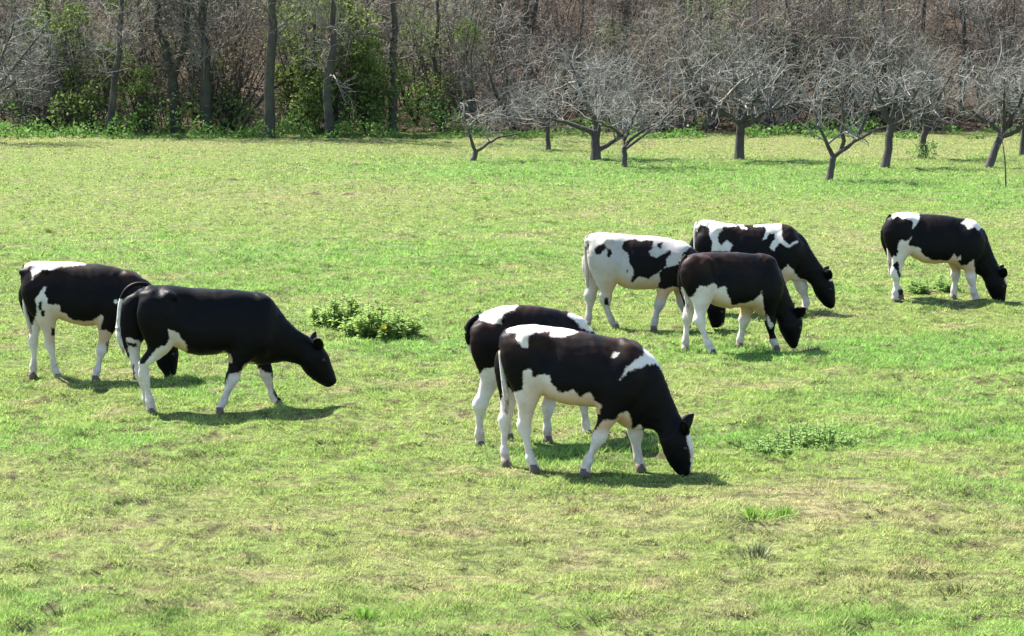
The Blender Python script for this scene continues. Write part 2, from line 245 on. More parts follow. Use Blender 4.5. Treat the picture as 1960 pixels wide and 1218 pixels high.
  'neck': [(0.381, 1.171, 0.334, 0.464), (0.552, 1.121, 0.468, 0.397), (0.65, 0.975, 0.573, 0.381), (0.719, 0.794, 0.611, 0.374), (0.788, 0.63, 0.631, 0.328)],
  'head': [(0.864, 0.465, 0.631, 0.301), (0.946, 0.363, 0.656, 0.219), (0.944, 0.263, 0.701, 0.145), (0.911, 0.156, 0.744, 0.081), (0.893, 0.075, 0.779, 0.03), (0.879, 0.03, 0.808, 0.0)],
  'headlat': 0.0,
  'legs': [('hind',
            [(-0.477, -0.15, 1.006, 0.197), (-0.432, -0.158, 0.829, 0.164), (-0.414, -0.166, 0.687, 0.118), (-0.434, -0.174, 0.547, 0.082), (-0.449, -0.182, 0.433, 0.066), (-0.413, -0.189, 0.3, 0.05),
             (-0.364, -0.197, 0.175, 0.046), (-0.329, -0.205, 0.086, 0.046), (-0.293, -0.213, 0.0, 0.054)]),
           ('hind',
            [(-0.427, 0.15, 0.936, 0.17), (-0.447, 0.14, 0.734, 0.111), (-0.464, 0.13, 0.6, 0.079), (-0.48, 0.12, 0.499, 0.07), (-0.496, 0.11, 0.416, 0.059), (-0.517, 0.1, 0.282, 0.046), (-0.53, 0.09, 0.164, 0.045),
             (-0.536, 0.08, 0.08, 0.046), (-0.539, 0.07, 0.0, 0.054)]),
           ('fore',
            [(0.431, -0.13, 0.835, 0.161), (0.456, -0.121, 0.619, 0.116), (0.477, -0.113, 0.438, 0.075), (0.486, -0.104, 0.328, 0.059), (0.5, -0.096, 0.237, 0.054), (0.53, -0.087, 0.145, 0.043),
             (0.553, -0.079, 0.071, 0.043), (0.576, -0.07, 0.0, 0.05)]),
           ('fore',
            [(0.36, 0.13, 0.808, 0.152), (0.311, 0.143, 0.588, 0.116), (0.27, 0.156, 0.459, 0.079), (0.251, 0.169, 0.348, 0.063), (0.238, 0.181, 0.255, 0.054), (0.221, 0.194, 0.162, 0.043), (0.212, 0.207, 0.087, 0.043),
             (0.214, 0.22, 0.0, 0.05)])],
  'tail': [(-0.564, 1.186, 0.025), (-0.61, 1.129, 0.025), (-0.637, 1.032, 0.021), (-0.639, 0.908, 0.021), (-0.606, 0.801, 0.021), (-0.559, 0.71, 0.027), (-0.535, 0.585, 0.029), (-0.548, 0.496, 0.011)],
  'white': [[(-0.429, 0.837), (-0.354, 0.813), (-0.262, 0.858), (-0.214, 0.8), (-0.112, 0.814), (-0.083, 0.728), (-0.021, 0.581), (0.106, 0.598), (0.256, 0.629), (0.353, 0.738), (0.373, 0.661), (0.387, 0.499),
             (0.411, 0.373), (0.24, 0.451), (-0.08, 0.47), (-0.304, 0.504), (-0.166, -0.143), (-0.782, -0.118), (-0.658, 0.516), (-0.604, 0.674), (-0.511, 0.715)],
            [(0.041, 0.543), (0.239, 0.536), (0.181, -0.031), (-0.036, -0.022)], [(0.429, 0.453), (0.472, 0.371), (0.51, 0.316), (0.469, 0.285), (0.434, 0.355)],
            [(0.467, 0.153), (0.551, 0.162), (0.645, -0.066), (0.455, -0.059)]],
  'black': [],
  'base': 'black',
  'shear': (-0.368, 0.154),
  'brown': 0.65,
  'tailcol': 'brown_white',
  'label': 'dark brownish black cow with white belly and legs in front of the right group',
  'ears': (1, 1),
  'switch': 0.6},
 {'loc': (5.979, 33.86),
  'yaw': -3,
  'top': [(-0.665, 1.044), (-0.663, 1.146), (-0.611, 1.224), (-0.518, 1.252), (-0.373, 1.259), (-0.228, 1.232), (-0.083, 1.229), (0.061, 1.223), (0.206, 1.207), (0.351, 1.176), (0.467, 1.15), (0.569, 1.12),
          (0.657, 1.062)],
  'bot': [(-0.675, 1.009), (-0.591, 0.791), (-0.473, 0.674), (-0.371, 0.649), (-0.297, 0.587), (-0.166, 0.522), (-0.007, 0.506), (0.152, 0.521), (0.253, 0.517), (0.384, 0.46), (0.501, 0.424), (0.587, 0.446)],
  'neck': [(0.436, 1.159, 0.365, 0.48), (0.595, 1.107, 0.498, 0.4), (0.714, 0.994, 0.599, 0.386), (0.764, 0.848, 0.665, 0.35), (0.83, 0.673, 0.703, 0.299), (0.891, 0.542, 0.721, 0.247)],
  'head': [(0.944, 0.447, 0.731, 0.211), (1.012, 0.344, 0.757, 0.145), (1.034, 0.234, 0.795, 0.079), (1.028, 0.132, 0.847, 0.013), (1.016, 0.043, 0.892, -0.031), (1.007, -0.016, 0.929, -0.053)],
  'headlat': 0.0,
  'legs': [('hind',
            [(-0.516, -0.15, 1.017, 0.208), (-0.499, -0.154, 0.842, 0.171), (-0.503, -0.158, 0.697, 0.116), (-0.523, -0.162, 0.58, 0.089), (-0.543, -0.166, 0.478, 0.074), (-0.545, -0.17, 0.347, 0.062),
             (-0.546, -0.175, 0.216, 0.053), (-0.548, -0.179, 0.099, 0.053), (-0.549, -0.183, 0.0, 0.062)]),
           ('hind',
            [(-0.541, 0.15, 0.959, 0.186), (-0.55, 0.142, 0.754, 0.126), (-0.543, 0.135, 0.593, 0.089), (-0.545, 0.127, 0.461, 0.068), (-0.534, 0.119, 0.329, 0.059), (-0.501, 0.111, 0.197, 0.049),
             (-0.463, 0.104, 0.11, 0.047), (-0.447, 0.096, 0.0, 0.056)]),
           ('fore',
            [(0.455, -0.13, 0.845, 0.186), (0.467, -0.132, 0.641, 0.141), (0.477, -0.135, 0.51, 0.092), (0.501, -0.137, 0.394, 0.071), (0.522, -0.139, 0.292, 0.062), (0.538, -0.142, 0.19, 0.049),
             (0.56, -0.144, 0.102, 0.049), (0.591, -0.146, 0.0, 0.059)]),
           ('fore',
            [(0.375, 0.13, 0.804, 0.178), (0.336, 0.136, 0.612, 0.126), (0.329, 0.142, 0.479, 0.08), (0.326, 0.148, 0.375, 0.065), (0.325, 0.154, 0.271, 0.056), (0.314, 0.16, 0.167, 0.047), (0.309, 0.166, 0.078, 0.047),
             (0.309, 0.172, 0.0, 0.056)])],
  'tail': [(-0.622, 1.223, 0.025), (-0.665, 1.165, 0.025), (-0.677, 1.062, 0.021), (-0.667, 0.931, 0.019), (-0.653, 0.799, 0.021), (-0.636, 0.682, 0.028), (-0.623, 0.565, 0.027), (-0.624, 0.462, 0.009)],
  'white': [[(-0.629, 1.235), (-0.606, 1.174), (-0.549, 1.213), (-0.462, 1.17), (-0.347, 1.163), (-0.321, 1.12), (-0.33, 1.044), (-0.284, 1.076), (-0.243, 1.164), (-0.241, 1.251), (-0.394, 1.337), (-0.595, 1.322)],
            [(0.338, 1.113), (0.415, 1.181), (0.529, 1.196), (0.662, 1.081), (0.58, 1.018), (0.533, 1.066), (0.447, 1.033), (0.417, 1.087)],
            [(-0.544, 0.637), (-0.525, 0.754), (-0.516, 0.856), (-0.47, 0.874), (-0.412, 0.864), (-0.338, 0.919), (-0.379, 0.813), (-0.353, 0.792), (-0.223, 0.778), (-0.204, 0.712), (-0.148, 0.64), (-0.017, 0.594),
             (0.142, 0.58), (0.199, 0.598), (0.269, 0.686), (0.302, 0.613), (0.358, 0.674), (0.369, 0.599), (0.315, 0.576), (0.388, 0.504), (0.533, 0.603), (0.554, 0.498), (0.579, 0.352), (0.709, -0.219),
             (0.132, -0.223), (0.187, 0.495), (-0.086, 0.45), (-0.347, 0.522), (-0.389, -0.226), (-0.722, -0.229), (-0.659, 0.578), (-0.581, 0.652)],
            [(0.967, 0.39), (1.032, 0.376), (1.027, 0.274), (0.991, 0.281)]],
  'black': [[(-0.568, 0.739), (-0.525, 0.747), (-0.521, 0.689), (-0.56, 0.684)], [(-0.614, 0.52), (-0.522, 0.579), (-0.473, 0.345), (-0.502, 0.345), (-0.548, 0.447)],
            [(-0.513, 0.169), (-0.441, 0.184), (-0.437, -0.006), (-0.488, -0.007)]],
  'base': 'black',
  'shear': (-0.123, 0.123),
  'brown': 0.2,
  'tailcol': 'black_white',
  'label': 'black cow with white hip and shoulder patches grazing alone at far right',
  'ears': (1, 1),
  'switch': 0.25}]
ORCHARD = [{'y': 63.89,
  'r': 0.076,
  'trunk': [(-1.07, 0.0), (-0.97, 0.25)],
  'limbs': [[(-0.97, 0.25), (-1.14, 0.74), (-1.25, 1.15), (-1.38, 1.63)], [(-0.97, 0.25), (-0.62, 0.5), (-0.21, 0.64), (0.28, 0.69)]],
  'crown': [-1.73, 0.69, 0.6, 1.91],
  'label': 'small forked bare apple tree, leftmost in the orchard',
  'seed': 1},
 {'y': 68.66,
  'r': 0.067,
  'trunk': [(1.04, 0.0), (1.03, 0.37), (0.98, 0.7)],
  'limbs': [[(0.98, 0.7), (0.6, 1.07), (0.3, 1.59)], [(0.98, 0.7), (1.41, 1.22), (1.64, 1.74)]],
  'crown': [-0.15, 2.23, 0.55, 2.48],
  'label': 'small bare apple tree with short trunk far back between two others',
  'seed': 2},
 {'y': 64.32,
  'r': 0.126,
  'trunk': [(2.24, 0.0), (2.23, 0.5), (2.26, 0.92)],
  'limbs': [[(2.26, 0.61), (1.88, 0.85), (1.4, 1.03), (0.56, 1.13)], [(2.26, 0.92), (1.95, 1.62), (1.53, 2.59)], [(2.26, 0.92), (2.44, 1.76), (2.78, 2.73)], [(2.24, 0.22), (2.51, 0.36), (2.9, 0.61), (3.42, 0.92)]],
  'crown': [-0.35, 3.9, 0.71, 3.33],
  'label': 'broad bare grey apple tree with low spreading limbs',
  'seed': 3},
 {'y': 61.26,
  'r': 0.073,
  'trunk': [(2.86, 0.0), (2.86, 0.48)],
  'limbs': [[(2.86, 0.48), (2.79, 0.94), (2.72, 1.61)], [(2.86, 0.48), (3.09, 0.78), (3.72, 1.04), (4.52, 1.41)], [(2.86, 0.68), (2.99, 1.08), (3.32, 1.87)], [(2.82, 0.78), (2.46, 1.08), (1.86, 1.28)]],
  'crown': [1.46, 4.85, 0.88, 2.8],
  'label': 'bare apple tree with slender trunk and long limb reaching right',
  'seed': 4},
 {'y': 64.32,
  'r': 0.126,
  'trunk': [(6.08, 0.0), (6.09, 0.5), (6.11, 0.99)],
  'limbs': [[(6.11, 0.99), (5.65, 1.31), (5.01, 1.89), (4.59, 2.59)], [(6.11, 0.99), (6.06, 1.76), (5.84, 2.73)], [(6.11, 0.99), (6.48, 1.69), (7.1, 2.31)], [(6.11, 0.92), (6.69, 1.27), (7.53, 1.62)]],
  'crown': [4.25, 7.95, 0.99, 3.62],
  'label': 'round crowned bare apple tree on one straight dark trunk',
  'seed': 5},
 {'y': 57.09,
  'r': 0.087,
  'trunk': [(7.52, 0.0), (7.6, 0.36), (7.63, 0.55)],
  'limbs': [[(7.63, 0.55), (7.44, 0.92), (7.25, 1.31), (6.81, 1.47)], [(7.63, 0.55), (7.94, 0.82), (8.36, 1.1), (9.04, 1.39)], [(7.81, 0.7), (7.89, 1.04), (7.78, 1.39), (7.74, 2.03), (8.03, 2.52)],
            [(7.25, 1.29), (7.17, 1.91), (7.35, 2.65)], [(8.18, 1.02), (8.42, 1.66), (8.65, 2.4)]],
  'crown': [6.68, 9.28, 1.02, 3.26],
  'label': 'nearest bare apple tree with trunk forked in a wide V',
  'seed': 6},
 {'y': 61.45,
  'r': 0.107,
  'trunk': [(9.53, 0.0), (9.61, 0.53), (9.68, 1.13)],
  'limbs': [[(9.68, 1.13), (9.32, 1.73), (9.04, 2.53)], [(9.68, 1.13), (9.78, 2.0), (9.96, 2.92)], [(9.65, 1.0), (10.19, 1.4), (10.78, 1.73)]],
  'crown': [8.59, 11.05, 1.0, 3.45],
  'label': 'bare apple tree with straight trunk right of the forked one',
  'seed': 7},
 {'y': 65.18,
  'r': 0.099,
  'trunk': [(11.12, -0.0), (11.14, 0.45), (11.2, 0.88)],
  'limbs': [[(11.2, 0.88), (10.87, 1.58), (10.72, 2.42)], [(11.2, 0.88), (11.51, 1.58), (11.84, 2.42)]],
  'crown': [10.17, 12.57, 0.88, 3.4],
  'label': 'bare apple tree with leafy suckers round its trunk base',
  'seed': 8},
 {'y': 61.26,
  'r': 0.1,
  'trunk': [(12.12, 0.0), (12.31, 0.48), (12.52, 1.01)],
  'limbs': [[(12.52, 1.01), (12.41, 1.74), (12.05, 2.66)], [(12.52, 1.01), (12.81, 1.74), (12.98, 2.8)], [(12.43, 0.81), (13.02, 1.14), (13.68, 1.41)], [(12.47, 0.94), (11.82, 1.41), (11.28, 1.74)]],
  'crown': [10.89, 14.34, 0.94, 3.85],
  'label': 'bare apple tree leaning right at the right edge',
  'seed': 9},
 {'y': 66.3,
  'r': 0.079,
  'trunk': [(14.06, 0.0), (14.08, 0.46), (14.12, 0.89)],
  'limbs': [[(14.12, 0.89), (13.79, 1.68), (13.62, 2.54)], [(14.12, 0.89), (14.5, 1.82), (14.76, 2.82)]],
  'crown': [13.08, 15.52, 0.82, 3.53],
  'label': 'dark trunked bare tree cut by the right edge of the meadow',
  'seed': 10},
 {'y': 72.51,
  'r': 0.11,
  'trunk': [(-16.14, 0.0), (-16.04, 0.66), (-15.87, 1.29)],
  'limbs': [[(-15.87, 1.29), (-15.14, 1.91), (-14.58, 2.54), (-13.85, 3.32)], [(-15.95, 1.13), (-15.07, 1.68), (-14.43, 2.23)], [(-15.87, 1.29), (-15.2, 2.69), (-14.7, 3.94)],
            [(-15.87, 1.29), (-16.3, 2.69), (-16.73, 3.94)]],
  'crown': [-17.76, -13.67, 1.13, 4.56],
  'label': 'pale bare tree reaching in from the left edge',
  'seed': 11}]
FOREST = [{'y': 75.93, 'r': 0.107, 'trunk': [(-12.81, 0.0), (-12.59, 0.82), (-12.35, 2.13), (-12.28, 3.27), (-12.22, 4.25)], 'h': 9, 'label': 'slim woodland tree with a lower trunk that bends left', 'seed': 21, 'fork': []},
 {'y': 77.75,
  'r': 0.177,
  'trunk': [(-10.84, 0.0), (-10.89, 0.91), (-10.94, 1.75)],
  'h': 8,
  'label': 'dark woodland tree that splits into a Y near eye level',
  'seed': 22,
  'fork': [[(-10.94, 1.75), (-11.13, 2.42), (-11.33, 3.42), (-11.39, 4.25)], [(-10.94, 1.75), (-10.59, 2.58), (-10.37, 3.58), (-10.31, 4.25)]]},
 {'y': 77.14, 'r': 0.176, 'trunk': [(-9.78, 0.0), (-9.8, 0.6), (-9.85, 1.77), (-9.86, 3.26), (-9.84, 4.25)], 'h': 9, 'label': 'thick dark woodland trunk beside the Y shaped tree', 'seed': 23, 'fork': []},
 {'y': 74.75, 'r': 0.154, 'trunk': [(-7.55, 0.0), (-7.5, 1.2), (-7.42, 2.65), (-7.35, 4.25)], 'h': 11, 'label': 'straight thick woodland trunk left of the ivy mass', 'seed': 24, 'fork': []},
 {'y': 74.75, 'r': 0.122, 'trunk': [(-5.63, 0.0), (-5.72, 1.04), (-5.74, 2.16), (-5.62, 3.29), (-5.46, 4.25)], 'h': 10, 'label': 'woodland tree with a gently curved trunk in front of the ivy', 'seed': 25, 'fork': []},
 {'y': 77.14, 'r': 0.117, 'trunk': [(-3.83, 0.0), (-3.81, 1.77), (-3.76, 3.26), (-3.76, 4.25)], 'h': 11, 'label': 'straight grey woodland trunk right of the ivy mass', 'seed': 26, 'fork': []},
 {'y': 79.02, 'r': 0.069, 'trunk': [(-4.8, 0.0), (-4.72, 1.2), (-4.78, 2.73), (-4.68, 4.25)], 'h': 8, 'label': 'thin pole like tree between ivy and straight grey trunk', 'seed': 27, 'fork': []},
 {'y': 82.38, 'r': 0.116, 'trunk': [(-0.32, 0.0), (-0.14, 1.6), (-0.39, 3.02), (-0.53, 4.25)], 'h': 10, 'label': 'dark woodland trunk above the leftmost apple tree', 'seed': 28, 'fork': []},
 {'y': 82.38,
  'r': 0.098,
  'trunk': [(0.5, 0.0), (0.53, 1.96), (0.43, 3.2), (0.5, 4.25)],
  'h': 9,
  'label': 'twin stemmed woodland tree behind the broad apple tree',
  'seed': 29,
  'fork': [[(0.5, 2.31), (0.8, 3.2), (0.98, 4.25)]]},
 {'y': 82.38, 'r': 0.125, 'trunk': [(3.72, 0.0), (3.78, 2.13), (3.86, 3.37), (3.91, 4.25)], 'h': 10, 'label': 'dark straight woodland trunk rising above the slender apple tree', 'seed': 30, 'fork': []},
 {'y': 81.69, 'r': 0.107, 'trunk': [(10.74, 0.0), (10.71, 1.62), (10.72, 3.2), (10.69, 4.25)], 'h': 11, 'label': 'left one of two parallel woodland trunks above the forked apple tree', 'seed': 31, 'fork': []},
 {'y': 81.69, 'r': 0.089, 'trunk': [(11.38, 0.0), (11.37, 1.62), (11.3, 3.2), (11.3, 4.25)], 'h': 11, 'label': 'right one of two parallel woodland trunks above the forked apple tree', 'seed': 32, 'fork': []},
 {'y': 82.38, 'r': 0.09, 'trunk': [(12.69, 0.0), (12.68, 2.13), (12.66, 4.25)], 'h': 10, 'label': 'thin woodland trunk behind the straight apple tree', 'seed': 33, 'fork': []},
 {'y': 82.38, 'r': 0.098, 'trunk': [(6.04, 0.0), (5.91, 2.13), (6.07, 4.25)], 'h': 9, 'label': 'woodland trunk in the pale green brush left of the round apple tree', 'seed': 34, 'fork': []},
 {'y': 79.67, 'r': 0.078, 'trunk': [(-2.33, 0.0), (-2.45, 1.34), (-2.58, 2.89), (-2.47, 4.25)], 'h': 8, 'label': 'thin crooked woodland trunk left of the orchard', 'seed': 35, 'fork': []},
 {'y': 79.02, 'r': 0.103, 'trunk': [(-15.18, 0.0), (-15.2, 1.03), (-15.06, 2.56), (-15.16, 4.25)], 'h': 9, 'label': 'dark woodland trunk near the left edge behind the undergrowth', 'seed': 36, 'fork': []},
 {'y': 79.02, 'r': 0.077, 'trunk': [(-12.09, 0.0), (-12.19, 1.03), (-12.09, 2.73), (-12.13, 4.25)], 'h': 8, 'label': 'slender woodland stem right of the bent tree', 'seed': 37, 'fork': []},
 {'y': 77.75, 'r': 0.068, 'trunk': [(-8.95, 0.0), (-8.51, 0.66), (-7.75, 1.38), (-6.56, 2.42)], 'h': 7, 'label': 'sapling leaning steeply right across the straight thick trunk', 'seed': 38, 'fork': []},
 {'y': 81.69, 'r': 0.089, 'trunk': [(15.24, 0.0), (15.28, 2.15), (15.1, 4.25)], 'h': 10, 'label': 'woodland trunk behind the leaning apple tree', 'seed': 39, 'fork': []}]
SPOTS = {'weed_big1': (-2.26, 31.2), 'weed_big2': (-1.69, 30.16), 'weed_r1': (2.88, 22.65), 'weed_r2': (2.45, 22.38), 'weed_d': (6.14, 34.86), 'weed_c': (-0.53, 32.37)}
TUFTS = [((1.85, 17.83), 0.28, 'pale'), ((3.2, 16.76), 0.26, 'dark'), ((-8.51, 43.92), 0.3, 'dark'), ((1.97, 19.32), 0.3, 'green'), ((2.24, 19.46), 0.25, 'green'), ((-4.18, 23.07), 0.22, 'dark'), ((-3.1, 16.17), 0.22, 'dark'), ((0.52, 19.61), 0.2, 'dry'), ((-1.01, 16.15), 0.22, 'green'), ((3.41, 27.45), 0.2, 'green'), ((-3.44, 37.46), 0.25, 'green'), ((1.28, 19.99), 0.16, 'dry'), ((-6.55, 44.84), 0.22, 'green'), ((-0.56, 51.17), 0.22, 'green')]
CLODS = [((-6.63, 56.92), 0.16), ((-4.37, 52.86), 0.2), ((-3.62, 52.71), 0.13), ((-4.06, 62.24), 0.15), ((-0.91, 55.77), 0.12), ((-3.68, 23.42), 0.07), ((-4.47, 21.07), 0.08), ((-2.03, 19.46), 0.05), ((-2.21, 17.89), 0.06), ((-0.79, 45.16), 0.1), ((0.38, 19.99), 0.05), ((0.66, 19.71), 0.05)]
SAPLING = (11.31, 54.97)
PATCHES = [((-3.65, 39.81), 4.5, 3.2, 0.8, 0), ((0.18, 40.65), 4, 3, 0.3, 0), ((4.51, 23.5), 1.2, 0.8, 0.9, 0), ((2.04, 19.56), 0.9, 0.8, 1, 0), ((3.93, 20.42), 0.8, 0.6, 0.9, 0), ((-4.3, 22.93), 1.5, 1, 0.7, 0), ((-4.12, 19.16), 0.6, 1, 0.9, 0), ((2.73, 15.87), 1.6, 0.6, 0.7, 0), ((-0.65, 29.83), 1.2, 1.2, 0.8, 0), ((4.7, 28.91), 2, 1.5, 0.8, 0), ((2.63, 22.93), 1.4, 0.8, 0.9, 0), ((3.81, 25.41), 1.2, 0.8, 0.8, 0), ((0.49, 22.12), 0.8, 0.8, 0.9, 0), ((4.15, 59.55), 9, 4, 0.9, 0), ((9.73, 54.5), 7, 4, 0.9, 0), ((1.66, 63.47), 6, 4, 0.7, 0), ((-3.46, 16.89), 0.8, 0.5, 0.7, 0), ((-2.37, 31.83), 2, 1.2, 0.5, 0), ((-3.53, 19.16), 2.2, 1.2, 0, 0.8), ((-2.24, 17.36), 2.6, 1, 0, 0.7), ((3.27, 19.16), 1.8, 1.2, 0, 1), ((2.55, 20.2), 1.4, 0.8, 0, 0.8), ((1.16, 19.36), 1.8, 0.8, 0, 0.6), ((2.54, 17.04), 1.5, 0.7, 0, 0.7), ((-4.25, 21.36), 1.2, 0.8, 0, 0.6), ((-4.16, 53.0), 4, 2, 0, 0.6), ((-0.34, 19.16), 2, 1, 0, 0.4), ((4.2, 21.86), 1, 0.7, 0, 0.5)]

rng = np.random.default_rng(7)

# ------------------------------------------------------------------ helpers
def mesh_from(name, V, Fq=None, Ft=None, smooth=True):
    me = bpy.data.meshes.new(name)
    V = np.asarray(V, np.float32).reshape(-1, 3)
    nq = 0 if Fq is None else len(Fq); nt = 0 if Ft is None else len(Ft)
    me.vertices.add(len(V)); me.vertices.foreach_set('co', V.ravel())
    parts = []
    if nq: parts.append(np.asarray(Fq, np.int32).ravel())
    if nt: parts.append(np.asarray(Ft, np.int32).ravel())
    loops = np.concatenate(parts)
    me.loops.add(len(loops)); me.loops.foreach_set('vertex_index', loops)
    tot = np.concatenate([np.full(nq, 4, np.int32), np.full(nt, 3, np.int32)])
    start = np.concatenate([[0], np.cumsum(tot)[:-1]]).astype(np.int32)
    me.polygons.add(nq + nt); me.polygons.foreach_set('loop_start', start)
    if smooth: me.polygons.foreach_set('use_smooth', np.ones(nq + nt, bool))
    me.update(calc_edges=True)
    return me
def attr(me, name, data, domain='POINT', typ='FLOAT'):
    a = me.attributes.new(name, typ, domain)
    a.data.foreach_set('value' if typ == 'FLOAT' else 'color', np.asarray(data, np.float32).ravel())
def link(name, me, mat=None, parent=None):
    o = bpy.data.objects.new(name, me); COL.objects.link(o)
    if mat is not None and me is not None and not me.materials: me.materials.append(mat)
    if parent is not None: o.parent = parent
    return o
def empty(name, loc=(0, 0, 0), rz=0.0):
    o = bpy.data.objects.new(name, None); COL.objects.link(o); o.location = loc; o.rotation_euler = (0, 0, rz)
    o.empty_display_size = 0.2
    return o
def tag(o, label=None, cat=None, group=None, kind=None):
    if label: o['label'] = label
    if cat: o['category'] = cat
    if group: o['group'] = group
    if kind: o['kind'] = kind
    return o
def copy_tree(o, parent=None):
    c = o.copy(); COL.objects.link(c); c.parent = parent
    for ch in list(o.children): copy_tree(ch, c)
    return c

def lattice(ix, iy, seed):
    h = (ix.astype(np.int64) * 374761393 + iy.astype(np.int64) * 668265263 + seed * 2147483647) & 0xFFFFFFFF
    h = ((h ^ (h >> 13)) * 1274126177) & 0xFFFFFFFF
    return ((h ^ (h >> 16)) & 0xFFFFFF) / float(0xFFFFFF)
def vnoise(x, y, s, seed=0):
    x = np.asarray(x, float) / s; y = np.asarray(y, float) / s
    ix = np.floor(x); iy = np.floor(y); fx = x - ix; fy = y - iy
    fx = fx * fx * (3 - 2 * fx); fy = fy * fy * (3 - 2 * fy)
    a = lattice(ix, iy, seed); b = lattice(ix + 1, iy, seed); c = lattice(ix, iy + 1, seed); d = lattice(ix + 1, iy + 1, seed)
    return (a * (1 - fx) + b * fx) * (1 - fy) + (c * (1 - fx) + d * fx) * fy
def fbm(x, y, s, seed=0, n=3):
    v = 0; a = 1; t = 0
    for i in range(n):
        v = v + a * vnoise(x, y, s / 2 ** i, seed + 17 * i); t += a; a *= 0.55
    return v / t

# ------------------------------------------------------------------ materials
def new_mat(name):
    m = bpy.data.materials.new(name); m.use_nodes = True
    nt = m.node_tree
    for n in list(nt.nodes): nt.nodes.remove(n)
    out = nt.nodes.new('ShaderNodeOutputMaterial')
    return m, nt, out
class NT:
    def __init__(s, nt): s.nt = nt
    def n(s, typ, **kw):
        nd = s.nt.nodes.new(typ)
        for k, v in kw.items(): setattr(nd, k, v)
        return nd
    def l(s, a, b): s.nt.links.new(a, b)
    def val(s, sock, v):
        if isinstance(v, bpy.types.NodeSocket): s.l(v, sock)
        else: sock.default_value = v
    def math(s, op, a, b=None, clamp=False):
        nd = s.n('ShaderNodeMath', operation=op, use_clamp=clamp); s.val(nd.inputs[0], a)
        if b is not None: s.val(nd.inputs[1], b)
        return nd.outputs[0]
    def mix(s, f, a, b, mode='MIX'):
        nd = s.n('ShaderNodeMix', data_type='RGBA', blend_type=mode); s.val(nd.inputs[0], f)
        s.val(nd.inputs[6], a if isinstance(a, bpy.types.NodeSocket) else (*a, 1) if len(a) == 3 else a)
        s.val(nd.inputs[7], b if isinstance(b, bpy.types.NodeSocket) else (*b, 1) if len(b) == 3 else b)
        return nd.outputs[2]
    def noise(s, scale, detail=3, rough=0.6, coord=None):
        nd = s.n('ShaderNodeTexNoise'); nd.inputs['Scale'].default_value = scale; nd.inputs['Detail'].default_value = detail; nd.inputs['Roughness'].default_value = rough
        if coord is not None: s.l(coord, nd.inputs['Vector'])
        return nd.outputs[0]
    def rng(s, v, a, b, c=0.0, d=1.0):
        nd = s.n('ShaderNodeMapRange'); s.val(nd.inputs[0], v)
        for i, q in enumerate((a, b, c, d)): nd.inputs[i + 1].default_value = q
        return nd.outputs[0]
    def attr(s, name, out='Fac'):
        nd = s.n('ShaderNodeAttribute', attribute_name=name); return nd.outputs[out]

def leaf_shader(t, out, col, trans=0.4, rough=0.55, spec=0.3):
    p = t.n('ShaderNodeBsdfPrincipled'); t.val(p.inputs['Base Color'], col); p.inputs['Roughness'].default_value = rough
    p.inputs['Specular IOR Level'].default_value = spec
    tr = t.n('ShaderNodeBsdfTranslucent'); t.val(tr.inputs[0], col)
    mx = t.n('ShaderNodeMixShader'); mx.inputs[0].default_value = trans
    t.l(p.outputs[0], mx.inputs[1]); t.l(tr.outputs[0], mx.inputs[2]); t.l(mx.outputs[0], out.inputs[0])

GREEN = dict(base=(0.222, 0.320, 0.071), lush=(0.162, 0.320, 0.060), dry=(0.38, 0.310, 0.170))
def grass_mat(name, k=1.0, trans=0.42, blades=True):
    m, nt, out = new_mat(name); t = NT(nt)
    a = t.n('ShaderNodeAttribute', attribute_name='gc'); sp = t.n('ShaderNodeSeparateColor'); t.l(a.outputs['Color'], sp.inputs[0])
    c = t.mix(sp.outputs[0], tuple(k * q for q in GREEN['base']), tuple(k * q for q in GREEN['lush']))
    c = t.mix(sp.outputs[1], c, tuple(k * q for q in GREEN['dry']))
    if blades:
        c = t.mix(1.0, c, t.mix(sp.outputs[2], (0.38, 0.42, 0.40), (1.60, 1.50, 1.62)), 'MULTIPLY')
        leaf_shader(t, out, c, trans, 0.7, 0.10)
    else:
        geo = t.n('ShaderNodeNewGeometry')
        nz = t.noise(9.0, 5, 0.7, geo.outputs['Position'])
        c = t.mix(t.rng(nz, 0.38, 0.62), c, (0.05, 0.042, 0.022))  # soil tone, darkened to carry the shade in hollows and between blades
        c = t.mix(sp.outputs[2], c, t.mix(nz, (0.02, 0.015, 0.01), (0.09, 0.062, 0.04)))
        p = t.n('ShaderNodeBsdfPrincipled'); t.l(c, p.inputs['Base Color']); p.inputs['Roughness'].default_value = 0.95; p.inputs['Specular IOR Level'].default_value = 0.1
        b = t.n('ShaderNodeBump'); b.inputs['Strength'].default_value = 0.7; b.inputs['Distance'].default_value = 0.03
        t.l(t.noise(30, 4, 0.7, geo.outputs['Position']), b.inputs['Height']); t.l(b.outputs[0], p.inputs['Normal'])
        t.l(p.outputs[0], out.inputs[0])
    return m
M_BLADE = grass_mat('grass_blades')
M_FIELD = grass_mat('meadow_ground', 0.52, blades=False)

